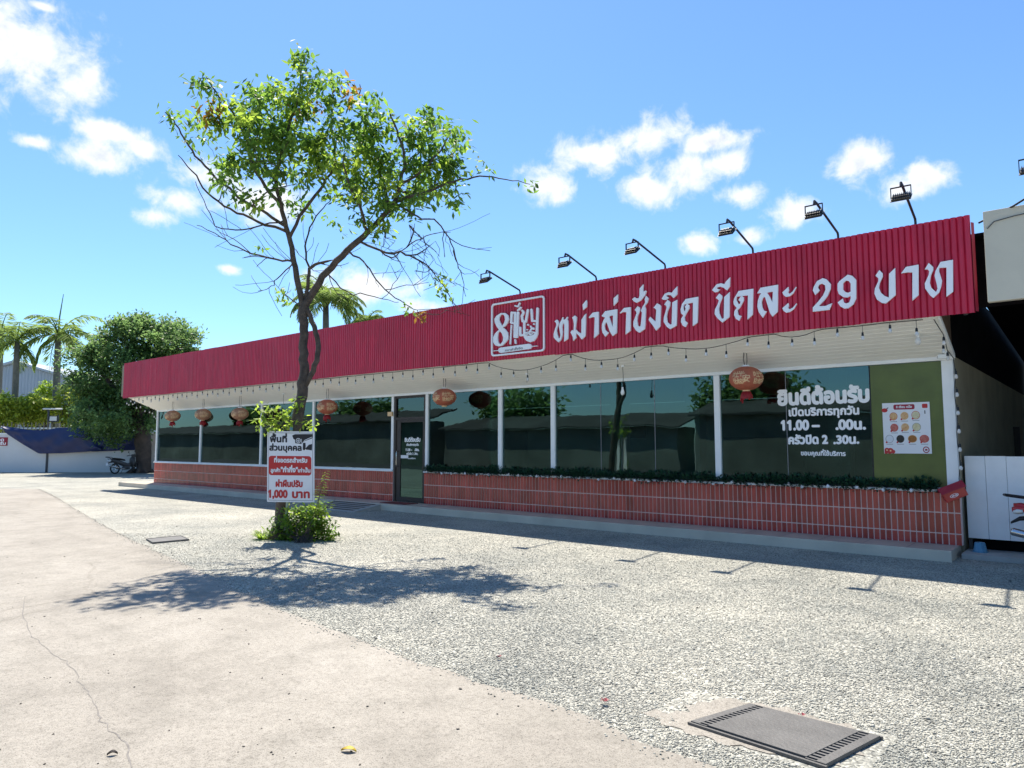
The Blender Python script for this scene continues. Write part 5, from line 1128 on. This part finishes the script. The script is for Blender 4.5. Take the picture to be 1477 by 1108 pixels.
st.build('stems', M['bark'], shrub); MB().add(V, F, 0).add(V2, F2, 1).build('foliage', [M['leaf'], M['leaf2']], shrub)
gp = onz(378, 778); tuft = thing('grass_tuft', 'tuft of long drooping grass blades left of the young tree trunk', 'grass tuft', gp)
b = MB()
for k in range(85):
    an = r.uniform(0, 6.28); L = r.uniform(.16, .34); d = Vector((math.cos(an), math.sin(an), 0)); p0 = gp + d * r.uniform(0, .05); up = r.uniform(.5, 1.1); s_ = d.cross(Vector((0, 0, 1))) * .009; Pn = []
    for m_ in range(5): t = m_ / 4; Pn.append(p0 + d * L * t * .8 + Vector((0, 0, L * up * (t - .62 * t * t * t))))
    b.add([p + s_ * w for p, w in zip(Pn, (1, 1.1, .9, .6, .05))] + [p - s_ * w for p, w in zip(Pn, (1, 1.1, .9, .6, .05))], [(i, i + 1, i + 6, i + 5) for i in range(4)])
b.build('blades', M['leaf2'], tuft)

# ------------------------------------------------------------------ private parking sign
D_ = 11.95; bw, bh = .80, 1.19; bc = PX(419.5, 673, D_); sign = thing('parking_sign', 'white private parking notice board on a pole before the young tree', 'sign', onz(412, 776))
ax = RT * math.cos(R(2)) + Vector((0, 0, -1)) * math.sin(R(.6)); ax.normalize(); az_ = Vector((0, 0, 1)) - RT * .025; az_.normalize(); an_ = ax.cross(az_); an_ = -FH if an_.dot(FH) > 0 else an_
def sfn(u, v, d):
    """board coordinates in zoomed photo units: u 130-790, v 100-1060"""
    uu = (u - 462) / 660; vv = (580 - v) / 960
    bow = .012 * math.sin((uu + .5) * 3.1) * (0.5 - vv) - .02 * max(0, -.2 - uu) * max(0, -vv)
    return bc + ax * uu * bw + az_ * vv * bh - FH * (d + bow)
b = MB(); Vb = []; Fb = []; nu, nv = 12, 14
for j in range(nv + 1):
    for i in range(nu + 1): Vb.append(sfn(132 + 660 * i / nu, 100 + 960 * j / nv, .004))
k0 = len(Vb)
for j in range(nv + 1):
    for i in range(nu + 1): Vb.append(sfn(132 + 660 * i / nu, 100 + 960 * j / nv, 0))
for j in range(nv):
    for i in range(nu): a = j * (nu + 1) + i; Fb.append((a, a + nu + 1, a + nu + 2, a + 1)); Fb.append((k0 + a, k0 + a + 1, k0 + a + nu + 2, k0 + a + nu + 1))
for i in range(nu): Fb.append((i, i + 1, k0 + i + 1, k0 + i)); a = nv * (nu + 1) + i; Fb.append((a + 1, a, k0 + a, k0 + a + 1))
for j in range(nv): a = j * (nu + 1); Fb.append((a + nu + 1, a, k0 + a, k0 + a + nu + 1)); a += nu; Fb.append((a, a + nu + 1, k0 + a + nu + 1, k0 + a))
b.add(Vb, Fb); b.build('board', M['signwhite'], sign)
sfl = lambda u, v, d: sfn(u, -v, .005 + d); sft = lambda u, v, d: sfn(u, -v, .006 + d)
def subdiv(l, n=4): return [(lerp(a[0], b_[0], k / n), lerp(a[1], b_[1], k / n)) for a, b_ in zip(l, l[1:] + l[:1]) for k in range(n)]
rc = [(152, -1040), (772, -1040), (772, -120), (152, -120)]; ri = [(158, -1034), (766, -1034), (766, -126), (158, -126)]
b = MB(); b.relief(with_hole(subdiv(rc, 12), subdiv(ri, 12)), sfl, .0006, 0, False); b.build('border_line', M['greypr'], sign)
for a_ in (('พื้นที่', 175, 405, -248, 62), ('ส่วนบุคคล', 168, 610, -362, 58)): write(MB(), a_[0], sft, *a_[1:], .05, .001).build('black_lettering', M['signblack'], sign)
b = MB()
b.relief([fl([(482,158),(520,140),(765,135),(772,160),(760,195),(640,238),(610,272),(525,262),(520,215),(500,205)])], sfl, .001, 0, False)
b.relief([fl([(633,255),(668,255),(672,300),(668,345),(650,358),(630,348)])], sfl, .001, 0, False); b.relief([fl([(668,330),(715,282),(762,270),(758,358),(712,352),(676,350)])], sfl, .0011, 0, False)
ring = lambda cx, cy, r1, r2: with_hole([(cx + r1 * math.cos(k * .3927), -cy + r1 * math.sin(k * .3927)) for k in range(16)], [(cx + r2 * math.cos(k * .3927), -cy + r2 * math.sin(k * .3927)) for k in range(16)])
b.relief(ring(568, 226, 34, 26), sfl, .0016, 1, False); b.relief(ring(569, 227, 15, 6), sfl, .0016, 1, False)
b.relief([fl(capsule((612, 205), (612, 262), 3, 3))[::-1]], sfl, .0016, 1, False)
b.relief([fl(capsule((650, 225), (755, 178), 4, 3))[::-1]], sfl, .0016, 1, False)
b.build('camera_emblem', [M['signblack'], M['signwhite']], sign)
b = MB(); b.relief([subdiv(rrect(155, 750, -700, -437, 40), 2)], sfl, .0008, 0, False); b.build('red_panel', M['signred'], sign)
for a_ in (('ที่จอดรถสำหรับ', 235, 690, -524, 44), ('ลูกค้า', 186, 315, -655, 36), ('"กำกึ่ง"', 328, 560, -655, 50), ('เท่านั้น', 568, 735, -655, 36)): write(MB(), a_[0], sft, *a_[1:], .05, .002).build('white_lettering', M['signwhite'], sign)
for a_ in (('ฝ่าฝืนปรับ', 258, 625, -853, 62), ('1,000', 155, 415, -1000, 78), ('บาท', 490, 722, -1000, 78)): write(MB(), a_[0], sft, *a_[1:], .05, .001).build('red_lettering', M['signred'], sign)
pf = onz(410, 778); pt = bc + az_ * (bh / 2 + .07) + FH * .03
pf2 = Vector((pf.x, pf.y, -.02)); pb = pt + Vector((0, 0, -1.36)) - RT * .04
b = MB(); b.tube([pf2, pb, pt], .021, 8); b.build('pole', M['pole'], sign)
b = MB(); b.tube([pt - Vector((0, 0, .05)), pt + Vector((0, 0, .02))], .026, 8); b.build('pole_cap', M['bucket'], sign)

# ================================================================== LEFT BACKGROUND
WD = 41.0
def onD(x, y, D): return ond(x, y, D)
w_ = thing('boundary_wall', 'long white boundary wall closing the yard at the far left', 'wall', cpt(-26, WD, 0))
def cbx(mb, l0, l1, D0, D1, z0, z1, mi=0):
    P = [cpt(l, D, z) for z in (z0, z1) for (l, D) in ((l0, D0), (l1, D0), (l1, D1), (l0, D1))]
    mb.add(P, [(0, 3, 2, 1), (4, 5, 6, 7), (0, 1, 5, 4), (1, 2, 6, 5), (2, 3, 7, 6), (3, 0, 4, 7)], mi); return mb
cbx(MB(), -60, -8, WD, WD + .15, 0, 2.18).build('masonry', M['wall'], w_); cbx(MB(), -60, -8, WD - .02, WD + .17, 2.18, 2.25).build('coping', M['white'], w_)
jx = (72 - CX) / FPX * WD; cbx(MB(), jx - .07, jx + .05, WD - .04, WD, 0, 2.17).build('joint_post', M['dkgrey'], w_)
# blue tarpaulins thrown over the wall
def tarp(label, top, bot, D, seed):
    rr = random.Random(seed); nu, nv = 46, 16; V = []; F = []; x0, x1 = top[0][0], top[-1][0]
    ti = lambda tb_, x: float(np.interp(x, [p[0] for p in tb_], [p[1] for p in tb_]))
    for i in range(nu + 1):
        x = lerp(x0, x1, i / nu)
        for j in range(nv + 1):
            t = j / nv; y = lerp(ti(top, x), ti(bot, x), t)
            d = .05 * math.sin(x * .13 + t * 6 + seed) * math.sin(t * 3.1) + .025 * math.sin(x * .3 - t * 11) * t + rr.gauss(0, .003)
            V.append(onD(x, y, D + d - .12 * math.sin(t * 3.14)))
    for i in range(nu):
        for j in range(nv): a = i * (nv + 1) + j; F.append((a, a + 1, a + nv + 2, a + nv + 1))
    n = len(V); V += [v + FH * .012 for v in V]; F += [tuple(n + q for q in reversed(f)) for f in F]
    o = MB().add(V, F).build('tarpaulin', M['tarp'], None, V[0], smooth=True); return tag(o, label, 'tarpaulin', 'blue tarpaulins over the wall')
tarp('large blue tarpaulin hung over the white wall at the far left', [(1, 614), (14, 616), (40, 620), (62, 621), (84, 617), (108, 617), (124, 618), (134, 634), (146, 645)], [(1, 616), (10, 626), (33, 641), (56, 654.5), (90, 654), (120, 652), (146, 650)], WD - .30, 1)
tarp('darker blue tarpaulin lower on the wall behind the big tree trunk', [(132, 633), (145, 631), (165, 627), (185, 622), (215, 622)], [(132, 651.5), (150, 651), (175, 650), (200, 649), (215, 649)], WD - .14, 2)
a = onD(0, 644, WD - .05); sgn = thing('wall_sign', 'small red notice on the white wall cut by the left edge of the photo', 'sign', a)
l0 = (-18 - CX) / FPX * WD; l1 = (13.5 - CX) / FPX * WD; zt, zb = onD(0, 631, WD).z, onD(0, 643, WD).z
cbx(MB(), l0, l1, WD - .04, WD, zb, zt).build('plate', M['maroon'], sgn)
b = MB(); gw = lambda u, v, d: cpt(u, WD - .04 - d, v)
write(b, 'จุดจอด', gw, l0 + .1, l1 - .2, lerp(zb, zt, .55), .13, .05, .004); write(b, 'ครับครับ', gw, l0 + .1, l1 - .08, lerp(zb, zt, .12), .12, .05, .004); b.build('lettering', M['decal'], sgn)

# palm trees
def palm(name, label, base, top, r0, fronds, L, seed, group, spear=True, fan=False, mats=('palmbark', 'palm')):
    rr = random.Random(seed); t = thing(name, label, 'palm tree', base, group); b = MB(); H = top - base
    b.tube([base + Vector((0, 0, -.1)), base + H * .1, base + H * .45, base + H * .8, top], [r0 * 1.35, r0 * 1.15, r0 * .95, r0 * .85, r0 * .7], 10); b.build('trunk', M[mats[0]], t, smooth=True)
    V = []; F = []; rc = MB()
    for k in range(fronds):
        an = k * 2.4 + rr.uniform(-.3, .3); el0 = rr.choice((rr.uniform(.75, 1.35), rr.uniform(.1, .8), rr.uniform(-.6, .3))) if not fan else rr.uniform(-.1, 1.35); d = Vector((math.cos(an), math.sin(an), 0)); Lk = L * rr.uniform(.8, 1.1)
        P = []; e = el0; p = Vector(top)
        for m_ in range(15): P.append(Vector(p)); p = p + (d * math.cos(e) + Vector((0, 0, math.sin(e)))) * Lk / 14; e = max(-1.45, e - rr.uniform(.05, .12) * (1 + m_ * .09))
        rc.tube(P, [lerp(.045, .008, i / 14) for i in range(15)], 5)
        s = d.cross(Vector((0, 0, 1)))
        for m_ in range(2, 15):
            tg = (P[m_] - P[m_ - 1]).normalized(); ll = L * .27 * math.sin(math.pi * min(1, (m_ + .5) / 15) ** .8) + .1
            for q_ in range(3):
                pp = P[m_ - 1].lerp(P[m_], q_ / 3)
                for sd in (-1, 1): leafq(V, F, pp, s * sd * .8 + tg * .55 + Vector((0, 0, rr.uniform(-.75, .05))), Vector((0, 0, 1)), ll * rr.uniform(.85, 1.15), .035 * L / 2.6, .1)
    rc.build('frond_stalks', M[mats[1]], t)
    if spear: b = MB(); b.tube([top, top + Vector((.08, 0, L * .4)), top + Vector((.24, .1, L * .88))], [.07, .05, .02], 6); b.build('spear_leaf', M[mats[1]], t)
    MB().add(V, F).build('crown', M[mats[1]], t)
    return t
G_ = 'palms beyond the white wall'
palm('palm_tree', 'tall palm tree with drooping fronds beyond the blue tarpaulin', onD(78, 660, 46), onD(84, 484, 46), .23, 13, 3.1, 5, G_)
palm('palm_tree', 'palm tree near the left edge before the grey shed', onD(18, 660, 45), onD(25, 492, 45), .20, 12, 2.5, 8, G_, False)
palm('palm_tree', 'farther palm tree cut by the left edge of the photo', onD(-6, 660, 52), onD(2, 478, 52), .22, 10, 2.6, 12, G_, False)
palm('palm_tree', 'palm crown rising behind the red fascia by the young tree', cpt((472 - CX) / FPX * 36, 36, 0), onD(470, 432, 36), .2, 24, 2.4, 15, 'palms behind the restaurant', False, True)
palm('palm_tree', 'small palm tip just showing above the red fascia right of the young tree', cpt((530 - CX) / FPX * 38, 38, 0), onD(529, 466, 38), .2, 20, 1.4, 17, 'palms behind the restaurant', False, True)

# the big dense tree left of the restaurant
fb = onz(205, 682); fb = cpt((207 - CX) / FPX * 40.2, 40.2, 0); fic = thing('tree', 'big dense dark green tree at the left end of the restaurant', 'tree', fb)
r = random.Random(101); S2 = Skel(); q0 = S2.node(fb + Vector((0, 0, -.2)), None, .62)
tp = S2.path([onD(207, 676, 40.2), onD(207, 655, 40.2), onD(206, 632, 40.2), onD(204, 612, 40.1)], q0, [.46, .42, .47, .42], .4)
for pts in ([(190, 590, 39.8), (165, 560, 39.5), (140, 530, 39.5), (125, 500, 39.6)], [(200, 580, 39.5), (190, 530, 39.3), (180, 480, 39.4)], [(225, 585, 40.5), (245, 540, 40.8), (255, 500, 41)], [(215, 575, 41), (215, 520, 41.5), (215, 475, 41.5)], [(185, 605, 39.4), (150, 598, 39.0), (120, 590, 39)]):
    S2.path([onD(*p) for p in pts], tp, [.24, .17, .1, .05][:len(pts)], .5)
FB = [(190, 500, 75, 42, 330), (150, 535, 52, 50, 240), (225, 520, 55, 40, 170), (140, 570, 30, 38, 120), (165, 595, 50, 36, 190), (205, 580, 55, 40, 220), (235, 490, 40, 30, 110), (185, 465, 10, 18, 18), (210, 462, 9, 16, 16), (140, 490, 30, 25, 70), (255, 478, 18, 16, 26), (266, 466, 9, 9, 8), (160, 478, 20, 16, 30), (125, 600, 24, 20, 50), (185, 608, 26, 14, 40), (225, 560, 40, 50, 120), (120, 530, 24, 24, 50), (255, 500, 24, 20, 40)]
tips = []
for (x, y, rx, ry, n) in FB:
    for _ in range(max(2, n // 12)):
        an = r.uniform(0, 6.283); q = math.sqrt(r.random()); dd = r.gauss(0, 1.5) * (1 - .45 * q)
        c0 = onD(x + rx * q * math.cos(an), y + 10 + ry * q * math.sin(an), 40 + dd); up_ = Vector((r.gauss(0, .35), r.gauss(0, .35), 1 if q > .5 and y < 560 else .2)).normalized()
        for _ in range(12): tips.append(c0 + Vector((r.gauss(0, .24), r.gauss(0, .24), r.gauss(0, .16))) + up_ * r.uniform(-.3, .55))
for (x, y, hgt) in ((170, 470, 26), (187, 468, 30), (211, 466, 26), (228, 472, 14), (247, 480, 16), (262, 480, 20), (277, 478, 16), (150, 480, 14), (268, 500, 10), (132, 500, 12), (110, 540, 10)):
    for k in range(22): t = r.random(); tips.append(onD(x + r.gauss(0, 5) * (1 - .7 * t) + t * 3, y + 12 - hgt * (t - .25), 40 + r.gauss(0, .3)))
S2.grow(r.sample(tips, 160), S2.P[tp], r, .2, avoid=tp)
mb = MB(); S2.mesh(mb, .02, .022, .5); mb.build('trunk', M['barkdark'], fic, smooth=True)
V = []; F = []; cen = onD(185, 545, 40)
for p in tips: leaf_clump(V, F, p, 20, r, .20, .22, .06, -.1, (p - cen).normalized())
MB().add(V, F).build('crown', M['leafd'], fic)
rt_ = MB()
for k in range(9): an = k * .7; d = Vector((math.cos(an), math.sin(an), 0)); rt_.tube([fb + d * .30 + Vector((0, 0, .55)), fb + d * .42 + Vector((0, 0, .18)), fb + d * .75 + Vector((0, 0, -.03))], [.12, .11, .06], 7)
rt_.build('roots', M['barkdark'], fic, smooth=True)

# shrubs beyond the wall
def bush(label, x, y, rx, ry, D, n, m, L, seed, cat='shrub', name='shrub', group='shrubs beyond the white wall'):
    rr = random.Random(seed); base = cpt((x - CX) / FPX * D, D, 0); t = thing(name, label, cat, base, group); V = []; F = []; st = MB()
    for k in range(n):
        an = rr.uniform(0, 6.283); q = math.sqrt(rr.random()); p = onD(x + rx * q * math.cos(an) * (1 + .2 * math.sin(3 * an + seed)), y + ry * q * math.sin(an), D + rr.gauss(0, rx / FPX * D * .45)); leaf_clump(V, F, p, 14, rr, .16, L, L * .2, .1)
        if k % 9 == 0: st.tube([base + Vector((rr.gauss(0, .1), rr.gauss(0, .1), 0)), base.lerp(p, .6) + Vector((0, 0, .2)), p], [.05, .03, .012], 5)
    st.build('stems', M['bark'], t); MB().add(V, F).build('foliage', M[m], t); return t
bush('yellow green feathery shrub at the left edge above the tarpaulin', 6, 594, 20, 24, 43.5, 150, 'yleaf', .30, 1)
bush('bright yellow green shrub between the two left palms', 47, 592, 26, 22, 44, 190, 'yleaf', .32, 2)
bush('pale yellow shrub right of the tall palm trunk', 100, 585, 18, 30, 44, 150, 'yleaf', .28, 3)
bush('light green bamboo like shrub beside the grey shed corner', 68, 572, 12, 22, 47, 80, 'leaf2', .30, 4)
bush('green shrub showing low between wall and big tree', 130, 618, 26, 14, 43, 110, 'leaf', .28, 5)
# picket fence behind the wall
pfn = thing('picket_fence', 'pale picket fence just showing above the tarpaulin', 'fence', cpt(-29, 42.3, 0))
b = MB()
for k in range(34): l = -31 + k * .24; cbx(b, l, l + .04, 42.3, 42.33, .2, 2.82 + .05 * (k % 3))
b.build('pickets', M['khaki'], pfn); b = MB(); cbx(b, -31.1, -22.8, 42.34, 42.38, 2.5, 2.6); cbx(b, -31.1, -22.8, 42.34, 42.38, 1.0, 1.1); cbx(b, -31.1, -31, 42.3, 42.4, 0, 3.1); cbx(b, -22.9, -22.8, 42.3, 42.4, 0, 3.1); b.build('rails', M['wall'], pfn)
# solar lamp
lp = cpt((70 - CX) / FPX * 42.6, 42.6, 0); lm = thing('lamp_post', 'lamp with black rimmed panel on a thin post above the tarpaulin', 'lamp', lp)
b = MB(); b.tube([lp, onD(70, 600, 42.6), onD(70, 590, 42.6)], .06, 8); b.build('post', M['dkgrey'], lm)
b = MB(); b.tube([onD(62, 590, 42.5), onD(90, 590, 42.5)], .05, 6); b.build('cross_arm', M['wall'], lm)
lc = (78 - CX) / FPX * 42.4; zc = onD(78, 604, 42.4).z; cbx(MB(), lc - .28, lc + .28, 42.35, 42.45, zc - .19, zc + .19).build('lamp_head', M['black'], lm); cbx(MB(), lc - .21, lc + .21, 42.335, 42.349, zc - .13, zc + .13).build('lens', M['lens'], lm)
# grey shed far behind
SD = 72; shed = thing('warehouse', 'blue grey metal warehouse with a sloping roof behind the palms', 'warehouse', cpt(-52, SD, 0))
p0 = cpt((104 - CX) / FPX * SD, SD, 0); zl = onD(20, 524, SD).z; zr = onD(104, 549, SD).z; ll = (20 - CX) / FPX * SD; lr = (104 - CX) / FPX * SD
b = MB(); n = 60; V = []; F = []
for i in range(n * 2 + 1):
    l = lerp(ll - 14, lr, i / (2 * n)); zt = zl - abs(l - ll) * (zl - zr) / (lr - ll); d = .12 if i % 2 else 0
    V += [cpt(l, SD - d, 0), cpt(l, SD - d, zt)]
for i in range(n * 2): F.append((2 * i, 2 * i + 2, 2 * i + 3, 2 * i + 1))
b.add(V, F); P = [cpt(lr, SD, 0), cpt(lr, SD + 40, 0), cpt(lr, SD + 40, zr), cpt(lr, SD, zr)]; b.add(P, [(0, 1, 2, 3)]); b.build('wall', M['shed'], shed)
b = MB(); 
for (a0, z0, a1, z1) in ((ll, zl, lr + .5, zr - .1), (ll, zl, ll - 15, zl - 15 * (zl - zr) / (lr - ll))):
    P = [cpt(a0, SD - .5, z0 + .05), cpt(a1, SD - .5, z1 + .05), cpt(a1, SD + 40, z1 + .05), cpt(a0, SD + 40, z0 + .05)]; P += [p + Vector((0, 0, .22)) for p in P]; b.add(P, [(0, 3, 2, 1), (4, 5, 6, 7), (0, 1, 5, 4), (1, 2, 6, 5), (2, 3, 7, 6), (3, 0, 4, 7)])
b.build('roof', M['shed'], shed)
# dark scooter against the trunk
bk2 = make_bike('black and silver motorcycle leaning by the big tree trunk far left', 'dkgrey', 'signwhite', 'parked motorcycles')
q = onz(184, 682.5); q = cpt((185 - CX) / FPX * 39.2, 39.2, 0); bk2.location = q; bk2.rotation_euler = (R(-6), 0, YAW + R(62))
# ------------------------------------------------------------------ planting and walls on the far side of the road (they mirror in the windows)
M['farwall'] = mat('dark weathered wall', (.20, .21, .17), .95, .4, .35, spec=.1)
M['farroof'] = mat('weathered grey roof', (.07, .072, .066), .95, .3, .5, spec=.1)
for k, (x0, x1, h) in enumerate(((-110, -62, 2.7), (-61, -40, 3.4), (-38, -19, 2.6), (-18, -4, 3.2), (-3, 30, 2.8))):
    t = thing('roadside_shed', 'dark low shed in the row across the road', 'shed', ((x0 + x1) / 2, -13, 0), 'sheds across the road behind the camera')
    MB().box(x0, x1, -15, -13, 0, h).build('wall', M['farwall'], t); b = MB()
    b.add([(x0 - .3, -12.6, h), (x1 + .3, -12.6, h), (x1 + .3, -16, h + .9), (x0 - .3, -16, h + .9), (x0 - .3, -12.6, h + .1), (x1 + .3, -12.6, h + .1), (x1 + .3, -16, h + 1), (x0 - .3, -16, h + 1)], [(0, 3, 2, 1), (4, 5, 6, 7), (0, 1, 5, 4), (1, 2, 6, 5), (2, 3, 7, 6), (3, 0, 4, 7)]); b.build('roof', M['farroof'], t)
for k in range(6):
    x = -72 + k * 18.5; rr = random.Random(500 + k); base = Vector((x, -18, 0)); t = thing('roadside_tree', 'dark leafy tree in the row across the road', 'tree', base, 'trees across the road behind the camera')
    b = MB(); b.tube([base, base + Vector((.1, 0, 1.6)), base + Vector((.2, .1, 3.4))], [.2, .15, .08], 8); b.build('trunk', M['barkdark'], t)
    V = []; F = []
    for _ in range(500): an = rr.uniform(0, 6.28); q = rr.random() ** .5; leaf_clump(V, F, base + Vector((3.6 * q * math.cos(an), 2.0 * q * math.sin(an), 4.2 + rr.gauss(0, .9) * (1.2 - q * .5))), 6, rr, .35, .42, .15, 0)
    MB().add(V, F).build('crown', M['leafd'], t)
far_ = MB(); far_.add([(-300, -13, .02), (200, -13, .02), (200, -6.2, .02), (-300, -6.2, .02)], [(0, 1, 2, 3)]); M['asphalt'] = mat('dark asphalt', (.05, .05, .05), .9, .2, 2)
tag(far_.build('street', M['asphalt']), 'dark asphalt street behind the yard', 'road', kind='structure')
